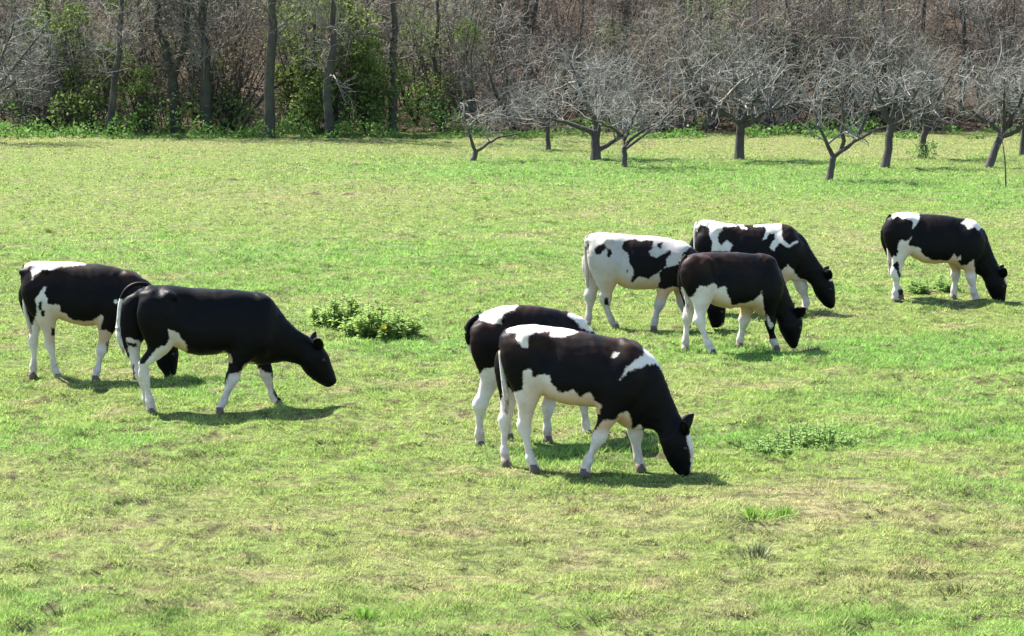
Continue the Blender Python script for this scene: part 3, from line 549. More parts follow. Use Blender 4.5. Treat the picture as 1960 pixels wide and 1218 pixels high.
def bark_mat(name, c1, c2, moss=0.0, scale=6.0):
    m, nt, out = new_mat(name); t = NT(nt)
    co = t.n('ShaderNodeTexCoord').outputs['Object']
    mp = t.n('ShaderNodeMapping'); mp.inputs['Scale'].default_value = (1, 1, 0.3); t.l(co, mp.inputs[0])
    nz = t.noise(scale, 5, 0.7, mp.outputs[0])
    c = t.mix(t.rng(nz, 0.3, 0.7), c1, c2)
    if moss: c = t.mix(t.math('MULTIPLY', t.rng(t.noise(2.2, 3, 0.6, co), 0.45, 0.7), moss), c, (0.10, 0.13, 0.05))
    p = t.n('ShaderNodeBsdfPrincipled'); t.l(c, p.inputs['Base Color']); p.inputs['Roughness'].default_value = 0.85; p.inputs['Specular IOR Level'].default_value = 0.2
    b = t.n('ShaderNodeBump'); b.inputs['Strength'].default_value = 0.6; b.inputs['Distance'].default_value = 0.02
    t.l(t.noise(scale * 5, 4, 0.7, mp.outputs[0]), b.inputs['Height']); t.l(b.outputs[0], p.inputs['Normal'])
    t.l(p.outputs[0], out.inputs[0])
    return m
M_APPLE = bark_mat('apple_bark', (0.035, 0.03, 0.027), (0.085, 0.076, 0.07), 0.2)
M_TWIG = bark_mat('lichened_twigs', (0.115, 0.11, 0.10), (0.23, 0.222, 0.205), 0.2, 3.0)
M_TRUNK = bark_mat('woodland_bark', (0.03, 0.027, 0.023), (0.07, 0.062, 0.052), 0.4)
M_BRUSH = [bark_mat('brown_twigs', (0.085, 0.072, 0.058), (0.18, 0.155, 0.125), 0.1, 2.5),
           bark_mat('russet_twigs', (0.095, 0.077, 0.064), (0.19, 0.152, 0.125), 0.0, 2.5),
           bark_mat('grey_twigs', (0.13, 0.115, 0.10), (0.27, 0.24, 0.21), 0.25, 2.5)]
def leaf_mat(name, c1, c2, trans=0.4, rough=0.65, spec=0.15):
    m, nt, out = new_mat(name); t = NT(nt)
    geo = t.n('ShaderNodeNewGeometry')
    f = t.math('ADD', t.math('MULTIPLY', geo.outputs['Random Per Island'], 0.7), t.math('MULTIPLY', t.noise(1.4, 2, 0.5, geo.outputs['Position']), 0.3))
    leaf_shader(t, out, t.mix(f, c1, c2), trans, rough, spec)
    return m
M_IVY = leaf_mat('ivy_leaves', (0.03, 0.058, 0.016), (0.20, 0.265, 0.065))
M_PALE = leaf_mat('budding_leaves', (0.10, 0.15, 0.05), (0.20, 0.26, 0.10))
M_DARKLEAF = leaf_mat('evergreen_leaves', (0.018, 0.035, 0.018), (0.05, 0.085, 0.035))
M_UNDER = leaf_mat('undergrowth_leaves', (0.045, 0.11, 0.02), (0.15, 0.27, 0.06))
M_DEAD = leaf_mat('withered_leaves', (0.09, 0.072, 0.048), (0.19, 0.15, 0.10), 0.3)
M_WEED = leaf_mat('weed_leaves', (0.11, 0.19, 0.05), (0.30, 0.42, 0.115), 0.5)
M_WEEDP = leaf_mat('pale_weed_leaves', (0.11, 0.20, 0.05), (0.24, 0.36, 0.11), 0.4)
M_STEM = leaf_mat('weed_stems', (0.06, 0.09, 0.03), (0.11, 0.14, 0.05), 0.1)
M_PETAL = leaf_mat('yellow_petals', (0.75, 0.52, 0.02), (0.85, 0.68, 0.04), 0.3)
M_TUFT = {'pale': leaf_mat('withered_tuft', (0.06, 0.10, 0.035), (0.30, 0.30, 0.15), 0.3), 'dark': leaf_mat('dark_tuft', (0.05, 0.07, 0.025), (0.17, 0.20, 0.06), 0.35),
          'green': leaf_mat('lush_tuft', (0.12, 0.24, 0.035), (0.19, 0.33, 0.06), 0.45), 'dry': leaf_mat('dry_tuft', (0.18, 0.155, 0.075), (0.36, 0.30, 0.16), 0.35)}
def plain(name, c, rough=0.6, spec=0.4):
    m, nt, out = new_mat(name); t = NT(nt)
    co = t.n('ShaderNodeTexCoord').outputs['Object']
    p = t.n('ShaderNodeBsdfPrincipled'); t.l(t.mix(t.noise(25, 4, 0.7, co), tuple(0.6 * q for q in c), tuple(1.4 * q for q in c)), p.inputs['Base Color'])
    p.inputs['Roughness'].default_value = rough; p.inputs['Specular IOR Level'].default_value = spec
    b = t.n('ShaderNodeBump'); b.inputs['Strength'].default_value = 0.4; b.inputs['Distance'].default_value = 0.01
    t.l(t.noise(60, 3, 0.6, co), b.inputs['Height']); t.l(b.outputs[0], p.inputs['Normal'])
    t.l(p.outputs[0], out.inputs[0]); return m
M_HOOF = plain('hoof_horn', (0.10, 0.075, 0.06), 0.7, 0.2)
M_EYE = plain('eye', (0.012, 0.009, 0.008), 0.3, 0.3)
M_DUNG = plain('dried_dung', (0.06, 0.05, 0.028), 0.95, 0.1)
def hide_mat(name, brown, white=1.0):
    m, nt, out = new_mat(name); t = NT(nt)
    co = t.n('ShaderNodeTexCoord').outputs['Object']
    sd = t.math('ADD', t.attr('sd'), t.math('ADD', t.math('MULTIPLY', t.math('SUBTRACT', t.noise(38, 4, 0.75, co), 0.5), 0.06), t.math('MULTIPLY', t.math('SUBTRACT', t.noise(11, 2, 0.5, co), 0.5), 0.05)))
    w = t.rng(sd, -0.008, 0.008)
    bf = t.math('MULTIPLY', t.math('MULTIPLY', t.attr('bl'), t.rng(t.noise(3.5, 3, 0.6, co), 0.36, 0.66)), brown, True)
    blk = t.mix(bf, (0.0020, 0.0020, 0.0026), (0.050, 0.023, 0.015))
    wht = t.mix(t.rng(t.noise(7, 4, 0.65, co), 0.45, 0.8), (0.54, 0.515, 0.485), (0.42, 0.37, 0.31))
    wht = t.mix(1.0, wht, (white, white * .985, white * .97), 'MULTIPLY')
    wht = t.mix(t.math('MULTIPLY', t.rng(t.noise(4.5, 5, 0.7, co), 0.48, 0.75), 0.5), wht, (0.36, 0.28, 0.20))
    wht = t.mix(t.attr('skin_bounce'), wht, (0.40, 0.265, 0.14))  # tan belly: bare skin plus light bounced off the grass, painted into the colour
    wht = t.mix(t.math('MULTIPLY', t.attr('mud'), t.rng(t.noise(14, 3, 0.6, co), 0.35, 0.7)), wht, (0.22, 0.16, 0.11))
    c = t.mix(w, blk, wht)
    p = t.n('ShaderNodeBsdfPrincipled'); t.l(c, p.inputs['Base Color'])
    p.inputs['Roughness'].default_value = 0.48; p.inputs['Specular IOR Level'].default_value = 0.085
    mp = t.n('ShaderNodeMapping'); mp.inputs['Scale'].default_value = (1, 1.6, 0.7); t.l(co, mp.inputs[0])
    b = t.n('ShaderNodeBump'); b.inputs['Strength'].default_value = 0.4; b.inputs['Distance'].default_value = 0.008
    t.l(t.noise(45, 5, 0.8, mp.outputs[0]), b.inputs['Height']); t.l(b.outputs[0], p.inputs['Normal'])
    t.l(p.outputs[0], out.inputs[0]); return m

# ------------------------------------------------------------------ meadow
def lushdry(x, y):
    l = np.clip((fbm(x, y, 3.2, 3) - 0.52) * 3.2, 0, 1) * 0.7; d = np.clip((fbm(x * 0.8, y, 2.4, 9) - 0.53) * 3.4, 0, 1) * 0.18
    d = d + np.clip((fbm(x * .7, y, 0.36, 23) - 0.58) * 5, 0, 1) * 0.5
    l = l + np.clip((fbm(x, y, 0.6, 31) - 0.62) * 5, 0, 1) * 0.6
    f1 = 0.4 + 1.2 * fbm(x, y, 0.5, 5, 2); f2 = 0.3 + 1.4 * fbm(x, y, 0.3, 8, 2)
    for (c, ru, rv, a, b) in PATCHES:
        g = np.exp(-(((x - c[0]) / ru) ** 2 + ((y - c[1]) / rv) ** 2)) * f1
        l = l + a * g; d = d * (1 - 0.6 * a * np.minimum(g, 1)) + 0.30 * b * g * f2; l = l * (1 - 0.6 * b * np.minimum(g, 1))
    d = d + np.clip((y - 62) / 10, 0, 1) * 0.3 * fbm(x, y, 4, 77)
    return np.clip(l, 0, 1), np.clip(d, 0, 0.9)
def ground_z(x, y):
    x = np.asarray(x, float); y = np.asarray(y, float)
    near = np.exp(-np.maximum(y - 60, 0) / 40)
    z = (fbm(x, y, 1.1, 41) - 0.5) * 0.045 + (np.clip(fbm(x, y, 0.42, 51, 2) - 0.5, 0, 1)) * 0.16 - 0.012
    z = z - 0.05 * np.clip((fbm(x * .75, y, 0.24, 91, 2) - 0.63) * 7, 0, 1)
    t = np.clip((y - 79) / 60, 0, 1)
    hill = 18 * t * t * (3 - 2 * t) + np.clip((y - 79), 0, 8) * 0.06
    return z * near + hill + (fbm(x, y, 6, 61) - 0.5) * 0.8 * np.clip((y - 80) / 15, 0, 1)
def axis(*parts):
    a = np.concatenate([np.arange(p, q, s) for p, q, s in parts]); return a
xs = axis((-400, -80, 20), (-80, -24, 2.0), (-24, -10, 0.3), (-10, -6, 0.14), (-6, 6, 0.07), (6, 10, 0.14), (10, 24, 0.3), (24, 80, 2.0), (80, 401, 20))
ys = axis((-40, 12, 2.0), (12, 27, 0.07), (27, 40, 0.14), (40, 82, 0.35), (82, 150, 1.5), (150, 601, 15))
gx, gy = np.meshgrid(xs, ys); nx, ny = len(xs), len(ys)
gz = ground_z(gx, gy)
idx = np.arange(nx * ny).reshape(ny, nx)
fq = np.stack([idx[:-1, :-1], idx[:-1, 1:], idx[1:, 1:], idx[1:, :-1]], -1).reshape(-1, 4)
me = mesh_from('meadow', np.stack([gx, gy, gz], -1), fq)
L, D = lushdry(gx.ravel(), gy.ravel())
D = np.where(gy.ravel() > 80, 0.75, D)
attr(me, 'gc', np.stack([L, D, np.clip((gy.ravel() - 76.5) / 2.5, 0, 1), np.ones_like(L)], -1), 'POINT', 'FLOAT_COLOR')
tag(link('meadow', me, M_FIELD), kind='structure')

# grass blades
def blades(n, seed):
    g = np.random.default_rng(seed)
    # density falls with distance, wide strip on both sides of what the photograph shows
    a, b, e = 13.0, 79.0, -0.25
    u = g.random(n); y = (a ** e + u * (b ** e - a ** e)) ** (1 / e)
    x = (g.random(n) - 0.5) * (0.60 * y + 2.0)
    l, d = lushdry(x, y)
    clump = fbm(x, y, 0.20, 71, 2)
    keep = (fbm(x * .75, y, 0.24, 91, 2) < 0.69) | (g.random(n) < 0.20); x, y, l, d, clump = x[keep], y[keep], l[keep], d[keep], clump[keep]; n = len(x)
    far = np.clip(y / 18.0, 0.8, 3.2)
    h = (0.018 + 0.026 * g.random(n) + 0.040 * np.minimum(l, .8) * g.random(n) + 0.03 * np.clip(clump - 0.5, 0, 1)) * (1 - 0.3 * d) * (0.54 + 0.60 * np.clip((clump - .3) / .4, 0, 1) ** 1.5)
    h *= np.where(g.random(n) < 0.006, 1.7, 1.0)
    w = (0.0030 + 0.0028 * g.random(n)) * far
    th = g.random(n) * 2 * np.pi; lean = (0.25 + 1.3 * g.random(n)) * h; la = g.random(n) * 2 * np.pi
    z = ground_z(x, y) - 0.004
    px, py = np.cos(th) * w, np.sin(th) * w
    V = np.empty((n, 3, 3), np.float32)
    V[:, 0] = np.stack([x - px, y - py, z], -1); V[:, 1] = np.stack([x + px, y + py, z], -1)
    V[:, 2] = np.stack([x + np.cos(la) * lean, y + np.sin(la) * lean, z + h], -1)
    me = mesh_from('grass', V, None, np.arange(n * 3).reshape(n, 3), smooth=False)
    dr = np.clip(d + (g.random(n) < 0.10) * 0.55, 0, 1)
    attr(me, 'gc', np.stack([l, dr, np.clip(0.8 * g.random(n) - 0.12 + 0.7 * fbm(x, y, 0.16, 95, 2) + 0.25 * fbm(x, y, 0.7, 97, 2) - 0.21 - 0.55 * np.clip((fbm(x * .6, y, 0.20, 99, 2) - 0.62) * 6, 0, 1), 0, 1), np.ones(n)], -1), 'FACE', 'FLOAT_COLOR')
    return me
tag(link('grass', blades(1250000, 5), M_BLADE), 'short grazed grass covering the meadow', 'grass', kind='stuff')

# ------------------------------------------------------------------ tubes, branches, leaves
class Tubes:
    def __init__(s): s.groups = {}
    def add(s, P, r, k):
        P = np.asarray(P, float); r = np.asarray(r, float)
        if P.ndim == 2: P = P[None]; r = r[None]
        s.groups.setdefault((P.shape[1], k), []).append((P, r))
    def mesh(s, name):
        VV = []; FF = []; off = 0
        for (n, k), lst in s.groups.items():
            P = np.concatenate([a for a, _ in lst]); r = np.concatenate([b for _, b in lst]); M = len(P)
            T = np.gradient(P, axis=1); T /= np.linalg.norm(T, axis=2, keepdims=True) + 1e-9
            ref = np.where(np.abs(T[..., 2:3]) > 0.9, np.array([1.0, 0, 0]), np.array([0, 0, 1.0]))
            ref = np.broadcast_to(ref[:, :1], T.shape)
            A = np.cross(T, ref); A /= np.linalg.norm(A, axis=2, keepdims=True) + 1e-9; B = np.cross(T, A)
            an = np.arange(k) * 2 * np.pi / k
            V = P[:, :, None] + r[:, :, None, None] * (A[:, :, None] * np.cos(an)[:, None] + B[:, :, None] * np.sin(an)[:, None])
            VV.append(V.reshape(-1, 3))
            base = (np.arange(M) * n * k)[:, None, None] + off
            i = np.arange(n - 1)[None, :, None] * k; j = np.arange(k)[None, None, :]; j2 = (j + 1) % k
            FF.append(np.stack([base + i + j, base + i + j2, base + i + k + j2, base + i + k + j], -1).reshape(-1, 4))
            off += M * n * k
        return mesh_from(name, np.concatenate(VV), np.concatenate(FF))
    def tris(s): return sum(len(a) * (n - 1) * k * 2 for (n, k), l in s.groups.items() for a, _ in l)
def unit(v): return v / (np.linalg.norm(v, axis=-1, keepdims=True) + 1e-9)
def resample(P, n):
    P = np.asarray(P, float); s = np.r_[0, np.cumsum(np.linalg.norm(np.diff(P, axis=0), axis=1))]
    t = np.linspace(0, s[-1], n); Q = np.stack([np.interp(t, s, P[:, i]) for i in range(3)], -1)
    for _ in range(2): Q[1:-1] = 0.25 * Q[:-2] + 0.5 * Q[1:-1] + 0.25 * Q[2:]
    return Q
def spawn(P, r, count, length, nseg, g, spread=0.9, up=0.2, wander=0.25, t0=0.15, rfac=0.55, rmin=0.004, droop=0.0):
    """children of many parent branches at once: P (M,n,3), r (M,n)"""
    M, n, _ = P.shape; K = M * count
    t = (t0 + (1 - t0) * g.random((M, count))) * (n - 1.001); i = t.astype(int); f = (t - i)[..., None]
    mi = np.arange(M)[:, None]
    S = P[mi, i] * (1 - f) + P[mi, i + 1] * f; T = unit(P[mi, i + 1] - P[mi, i]); rr = r[mi, i] * (1 - f[..., 0]) + r[mi, i + 1] * f[..., 0]
    S = S.reshape(K, 3); T = T.reshape(K, 3); rr = rr.reshape(K)
    d = unit(T * (1 - spread * 0.5) + spread * unit(g.normal(size=(K, 3))) + np.array([0, 0, up]))
    ln = length[0] + (length[1] - length[0]) * g.random(K)
    Q = np.empty((K, nseg + 1, 3)); Q[:, 0] = S
    for q in range(nseg):
        Q[:, q + 1] = Q[:, q] + d * (ln / nseg)[:, None]
        d = unit(d + wander * g.normal(size=(K, 3)) + np.array([0, 0, -droop]))
    r0 = np.maximum(rr * rfac * (0.7 + 0.5 * g.random(K)), rmin)
    rad = r0[:, None] * np.linspace(1, 0.35, nseg + 1)[None]
    return Q, np.maximum(rad, rmin * 0.6)
def leaf_quads(C, size, g, up=0.35, aspect=0.55):
    n = len(C); nrm = unit(g.normal(size=(n, 3)) + np.array([0, 0, up])); a = unit(np.cross(nrm, g.normal(size=(n, 3)))); b = np.cross(nrm, a)
    s = (size[0] + (size[1] - size[0]) * g.random(n))[:, None]
    V = np.stack([C - a * s, C + b * s * aspect + nrm * s * 0.12, C + a * s, C - b * s * aspect + nrm * s * 0.12], 1)
    return V.reshape(-1, 3), np.arange(n * 4).reshape(n, 4)

# ------------------------------------------------------------------ orchard
def crown_clip(Q, r, box, cy, ry):
    x0, x1, z0, z1 = box; cx, cz = (x0 + x1) / 2, (z0 + z1) / 2
    e = Q[:, -1]; v = ((e[:, 0] - cx) / ((x1 - x0) / 2 * 1.05)) ** 2 + ((e[:, 2] - cz) / ((z1 - z0) / 2 * 1.08)) ** 2 + ((e[:, 1] - cy) / ry) ** 2
    k = (v < 1.35) & (e[:, 2] > z0 * 0.85)
    return Q[k], r[k]
for T in ORCHARD:
    g = np.random.default_rng(100 + T['seed']); Y = T['y']; bx, _ = T['trunk'][0]
    root = empty('apple_tree', (bx, Y, float(ground_z(bx, Y))))
    tag(root, T['label'], 'tree', 'bare apple trees of the orchard')
    tr = Tubes()
    P = np.array([(x - bx, 0, max(z, -0.05)) for x, z in T['trunk']]); P[0, 2] = -0.08
    Q = resample(P, 7); Q[2:-1] += g.normal(size=(4, 3)) * np.array([.010, .010, 0]); rad = T['r'] * np.array([1.45, 1.15, 1.02, 0.98, 0.95, 0.93, 0.9]); tr.add(Q, rad, 9)
    x0, x1, z0, z1 = T['crown']; box = (x0 - bx, x1 - bx, z0, z1); ry = max((x1 - x0) * 0.5, 0.8)
    limbs = []; lr = []
    for i, l in enumerate(T['limbs']):
        l = np.array([(x - bx, 0.0, z) for x, z in l]); s = np.linspace(0, 1, len(l)); l[:, 1] = s ** 1.2 * (g.random() - 0.5) * 1.5 * ry
        q = resample(l, 9); q[1:] += g.normal(size=(8, 3)) * 0.018; limbs.append(q); lr.append(T['r'] * np.linspace(0.68, 0.13, 9))
    for i in range(0 if T['seed'] in (1, 6) else 1 if len(T['limbs']) > 3 else 2):   # limbs towards and away from the viewer
        st = Q[-1] - np.array([0, 0, 0.05]); e = np.array([box[0] + (box[1] - box[0]) * g.random(), (g.random() - 0.5) * 1.7 * ry, z0 + (z1 - z0) * (0.35 + 0.5 * g.random())])
        mid = (st + e) / 2 + np.array([0, 0, -0.15]); q = resample([st, mid, e], 9); limbs.append(q); lr.append(T['r'] * np.linspace(0.55, 0.12, 9))
    LP = np.array(limbs); LR = np.array(lr); tr.add(LP, LR, 7)
    cr = Tubes(); big = x1 - x0 > 3.2; dense = 0.95 if big else 1.1 if T['seed'] == 1 else 0.7
    a, ar = spawn(LP, LR, int(11 * dense), (0.6, 1.6), 5, g, 1.0, 0.12, 0.3, 0.25, 0.6, 0.013); a, ar = crown_clip(a, ar, box, 0, ry); cr.add(a, ar, 4)
    b, br = spawn(a, ar, 6, (0.3, 1.0), 4, g, 1.05, 0.06, 0.3, 0.15, 0.6, 0.0085); b, br = crown_clip(b, br, box, 0, ry); cr.add(b, br, 3)
    c, c2 = spawn(b, br, 3, (0.15, 0.6), 2, g, 1.05, 0.12, 0.32, 0.1, 0.6, 0.006)
    if len(c) > 4200: c, c2 = c[:5200], c2[:5200]
    cr.add(c, c2, 3)
    o = link('trunk', tr.mesh('trunk'), M_APPLE, root); o = link('crown', cr.mesh('crown'), M_TWIG, root)
    if 'suckers' in T['label']:
        st = np.zeros((40, 2, 3)); st[:, 0] = g.normal(size=(40, 3)) * np.array([0.15, 0.15, 0]); st[:, 1] = st[:, 0] + g.normal(size=(40, 3)) * 0.12 + np.array([0, 0, 0.35])
        C = (st[:, :1] + (st[:, 1:] - st[:, :1]) * g.random((40, 14, 1))).reshape(-1, 3) + g.normal(size=(560, 3)) * 0.05
        V, Fq = leaf_quads(C, (0.02, 0.05), g); link('sucker_leaves', mesh_from('sucker_leaves', V, Fq, smooth=False), M_WEEDP, root)
# slender sapling at the right
sx, sy = SAPLING; g = np.random.default_rng(4)
root = empty('sapling', (sx, sy, float(ground_z(sx, sy)))); tag(root, 'thin leafless sapling stem standing in front of the leaning apple tree', 'sapling')
tb = Tubes(); q = resample([(0, 0, -0.05), (-0.01, 0, 0.4), (-0.06, 0, 0.8), (-0.14, 0, 1.25)], 8); tb.add(q, np.linspace(0.022, 0.008, 8), 6)
link('trunk', tb.mesh('sapling_stem'), M_APPLE, root)
tb = Tubes(); a, ar = spawn(q[None], np.linspace(0.022, 0.008, 8)[None], 12, (0.15, 0.45), 3, g, 0.8, 0.4, 0.2, 0.4, 0.5, 0.004); tb.add(a, ar, 3)
link('crown', tb.mesh('sapling_twigs'), M_TWIG, root)

# ------------------------------------------------------------------ woodland
DEEP = []
for T in FOREST:
    g = np.random.default_rng(300 + T['seed']); Y = T['y']; bx, _ = T['trunk'][0]
    root = empty('woodland_tree', (bx, Y, float(ground_z(bx, Y)))); tag(root, T['label'], 'tree', 'woodland edge trees')
    P = np.array([(x - bx, 0, max(z, 0)) for x, z in T['trunk']]); P[0, 2] = -0.2
    tr = Tubes(); stems = []
    if T['fork']:
        q = resample(P, 8); tr.add(q, T['r'] * np.linspace(1.25, 0.9, 8), 9)
        for f in T['fork']:
            f = np.array([(x - bx, 0, z) for x, z in f]); d = unit(f[-1] - f[-2]); f = np.vstack([f, f[-1] + d * (T['h'] - f[-1][2])]); f[:, 1] = np.linspace(0, 1, len(f)) * (g.random() - .5) * 2
            q2 = resample(f, 12); q2[2:] += g.normal(size=(10, 3)) * 0.05; stems.append((q2, T['r'] * np.linspace(0.8, 0.12, 12)))
        stems.append((q, T['r'] * np.linspace(1.25, 0.9, 8)))
    else:
        d = unit(P[-1] - P[-2]); P = np.vstack([P, P[-1] + d * max(T['h'] - P[-1][2], 1.0)])
        q = resample(P, 14); q[2:] += g.normal(size=(12, 3)) * 0.045; stems.append((q, T['r'] * np.linspace(1.2, 0.15, 14)))
    cr = Tubes()
    for q, rr in stems:
        tr.add(q, rr, 8)
        if len(q) < 10: continue
        a, ar = spawn(q[None], rr[None], 34, (0.6, 2.4), 6, g, 0.9, 0.3, 0.28, 0.2, 0.28, 0.010); cr.add(a, ar, 4)
        b, br = spawn(a, ar, 6, (0.4, 1.3), 4, g, 0.9, 0.25, 0.3, 0.15, 0.6, 0.010); cr.add(b, br, 3)
        c, c2 = spawn(b, br, 3, (0.2, 0.7), 2, g, 0.9, 0.25, 0.3, 0.1, 0.6, 0.008); cr.add(c, c2, 3)
    if T['seed'] in (24, 25, 26, 28, 31): DEEP.append(root)
    link('trunk', tr.mesh('trunk'), M_TRUNK, root); link('crown', cr.mesh('crown'), M_BRUSH[(0, 2)[T['seed'] % 2]], root)

gd = np.random.default_rng(41)
for k in range(22):                                     # trees standing deeper in the wood
    y = 81 + 20 * gd.random(); half = 0.23 * y; x = -half + 2 * half * (k + gd.random()) / 22
    o = copy_tree(DEEP[k % len(DEEP)]); o.location = (x, y, float(ground_z(x, y))); o.rotation_euler = (0, 0, gd.random() * 6.28); o.scale = (0.8, 0.8, 0.7 + 0.3 * gd.random())
    tag(o, 'bare tree standing deep among the brush of the wood', 'tree', 'bare trees deeper in the wood')
def brush_mesh(seed, h, n=14):
    g = np.random.default_rng(seed); st = np.zeros((n, 7, 3))
    st[:, 0] = g.normal(size=(n, 3)) * np.array([0.5, 0.5, 0]); d = unit(g.normal(size=(n, 3)) * np.array([0.32, 0.32, 0]) + np.array([0, 0, 1]))
    for k in range(6):
        st[:, k + 1] = st[:, k] + d * h / 6 * (0.7 + 0.5 * g.random((n, 1))); d = unit(d + g.normal(size=(n, 3)) * 0.13)
    st[:, 0, 2] = -0.3
    r = (0.012 + 0.03 * g.random((n, 1))) * np.linspace(1, 0.3, 7)[None]
    t1 = Tubes(); t1.add(st, r, 5); t2 = Tubes()
    a, ar = spawn(st, r, 11, (0.4, 1.6), 5, g, 0.8, 0.2, 0.28, 0.05, 0.6, 0.014); t2.add(a, ar, 3)
    b, br = spawn(a, ar, 5, (0.2, 0.9), 3, g, 0.95, 0.15, 0.32, 0.1, 0.6, 0.010); t2.add(b, br, 3)
    c, c2 = spawn(b, br, 1, (0.15, 0.5), 2, g, 0.95, 0.1, 0.3, 0.1, 0.6, 0.008); t2.add(c, c2, 3)
    return t1.mesh('brush_stems'), t2.mesh('brush_twigs'), b
BR = [brush_mesh(500 + i, 4.2 + 0.7 * i) for i in range(3)]
protos = []
for i, (m1, m2, b) in enumerate(BR):
    for j in range(3):
        ma = m1 if j == 0 else m1.copy(); mb = m2 if j == 0 else m2.copy()
        ma.materials.clear(); mb.materials.clear(); ma.materials.append(M_TRUNK); mb.materials.append(M_BRUSH[j]); protos.append((ma, mb))
g = np.random.default_rng(77)
def place_brush(x, y, s, kind, label, group):
    ma, mb = protos[kind]
    o = empty('bare_shrub', (x, y, float(ground_z(x, y))), g.random() * 6.28); o.scale = (s, s, s * (0.85 + 0.3 * g.random()))
    link('stem', ma, None, o); link('crown', mb, None, o); tag(o, label, 'shrub', group)
ORD = 'first second third fourth fifth sixth seventh eighth ninth tenth eleventh twelfth thirteenth fourteenth fifteenth sixteenth seventeenth eighteenth nineteenth twentieth twenty-first twenty-second twenty-third twenty-fourth'.split(); nth = 0
for row, (y0, y1, n, s0, s1) in enumerate([(77.5, 80, 24, 0.6, 0.95), (81, 86, 28, 0.75, 1.05), (88, 96, 30, 0.75, 1.05), (98, 112, 30, 0.8, 1.2)]):
    for k in range(n):
        y = y0 + (y1 - y0) * g.random(); half = 0.25 * y + 3; x = -half + 2 * half * (k + g.random()) / n
        if row == 0 and g.random() < 0.25: continue
        kind = int(g.integers(0, 3)) * 3 + (1 if (x > 0 and row > 0 and g.random() < 0.6) else int(g.choice([0, 2])))
        lab = ['bare twiggy shrub on the edge of the wood', 'bare twiggy shrub inside the wood', 'bare brush on the slope behind the wood edge', 'bare brush high on the wooded slope'][row]
        grp = lab.replace('shrub', 'shrubs')
        if row == 0:
            if abs(x) > 0.213 * y: lab = 'bare twiggy shrub on the wood edge beyond the picture'
            else: lab = '%s bare twiggy shrub from the left along the edge of the wood' % ORD[nth]; nth += 1
        place_brush(x, y, s0 + (s1 - s0) * g.random(), kind, lab, grp)

# leafy bushes: ivy, evergreen, budding
def bush_mesh(seed, w, h, d, nleaf, size, lobes=9, lift=0.0):
    g = np.random.default_rng(seed); c = g.random((lobes, 3)) * np.array([w, d, h * 0.75]) - np.array([w / 2, d / 2, -h * 0.15 - lift]); rr = (0.18 + 0.2 * g.random(lobes)) * min(w, h)
    i = g.integers(0, lobes, nleaf); v = unit(g.normal(size=(nleaf, 3))) * (rr[i] * (0.55 + 0.55 * g.random(nleaf) ** 0.6))[:, None]
    C = c[i] + v; C = C[C[:, 2] > 0.02]
    V, Fq = leaf_quads(C, size, g); me = mesh_from('foliage', V, Fq, smooth=False)
    t = Tubes(); n = lobes; st = np.zeros((n, 5, 3)); s = np.linspace(0, 1, 5)[None, :, None]; b0 = c * np.array([0.0, 0.0, 0]); st[:] = b0[:, None] * (1 - s) + c[:, None] * s; st[:, 1:-1] += g.normal(size=(n, 3, 3)) * 0.08; st[:, 0, 2] = -0.1
    t.add(st, np.full((n, 1), 0.03) * np.linspace(1, 0.4, 5)[None], 5)
    a, ar = spawn(st, np.full((n, 5), 0.02), 10, (0.3, 0.9), 3, g, 0.9, 0.2, 0.25, 0.2, 0.6, 0.006); t.add(a, ar, 3)
    return me, t.mesh('bush_stems')
def place_bush(name, x, y, w, h, d, n, size, mat, label, seed, z=0.0, lobes=9):
    f, s = bush_mesh(seed, w, h, d, int(n * 1.35) if mat is M_IVY or mat is M_PALE else n, size, lobes, z)
    o = empty(name, (x, y, float(ground_z(x, y)))); link('foliage', f, mat, o); link('stem', s, M_TRUNK, o); tag(o, label, 'bush')
def PX(u, Y): return (u - 980) / 4600 * Y * 1.005       # metres across at distance Y
place_bush('ivy_bush', -5.6, 76.6, 2.2, 5.2, 1.5, 4200, (0.035, 0.085), M_IVY, 'tall bright ivy mass climbing between the straight thick trunk and the curved trunk', 601, lobes=16)
place_bush('ivy_bush', -4.6, 77.0, 1.8, 3.0, 1.4, 2600, (0.035, 0.08), M_IVY, 'lower ivy bush right of the curved woodland trunk', 602, lobes=11)
place_bush('ivy_bush', -6.9, 77.6, 1.4, 3.4, 1.2, 1700, (0.03, 0.07), M_IVY, 'dark ivy bush around the straight thick trunk', 603, lobes=9)
place_bush('ivy_bush', -13.6, 77.5, 2.0, 4.6, 1.6, 2400, (0.035, 0.08), M_IVY, 'ivy covered bush near the left edge of the wood', 604, lobes=11)
place_bush('ivy_bush', -11.6, 76.4, 0.9, 2.3, 0.8, 800, (0.03, 0.06), M_IVY, 'slim ivy bush right of the bent slim tree', 605, lobes=8)
place_bush('evergreen_bush', -15.0, 80, 3.4, 5.5, 2.0, 2600, (0.05, 0.11), M_DARKLEAF, 'dark evergreen bush at the left edge of the wood', 606, lobes=12)
place_bush('evergreen_bush', -10.2, 80.5, 3.0, 5.5, 2.0, 1900, (0.05, 0.10), M_DARKLEAF, 'dark evergreen bush behind the Y shaped tree', 607, lobes=11)
place_bush('ivy_bush', -2.3, 78.6, 2.0, 3.8, 1.4, 1700, (0.03, 0.07), M_IVY, 'ivy bush left of the orchard behind the thin crooked trunk', 608, lobes=10)
place_bush('budding_bush', 6.6, 79.5, 2.6, 4.8, 1.8, 1900, (0.025, 0.06), M_PALE, 'pale green budding bush behind the round apple tree', 609, lobes=13)
place_bush('budding_bush', 4.2, 81.5, 2.2, 4.4, 1.8, 1100, (0.025, 0.055), M_PALE, 'pale green budding bush behind the slender apple tree', 610, lobes=11)
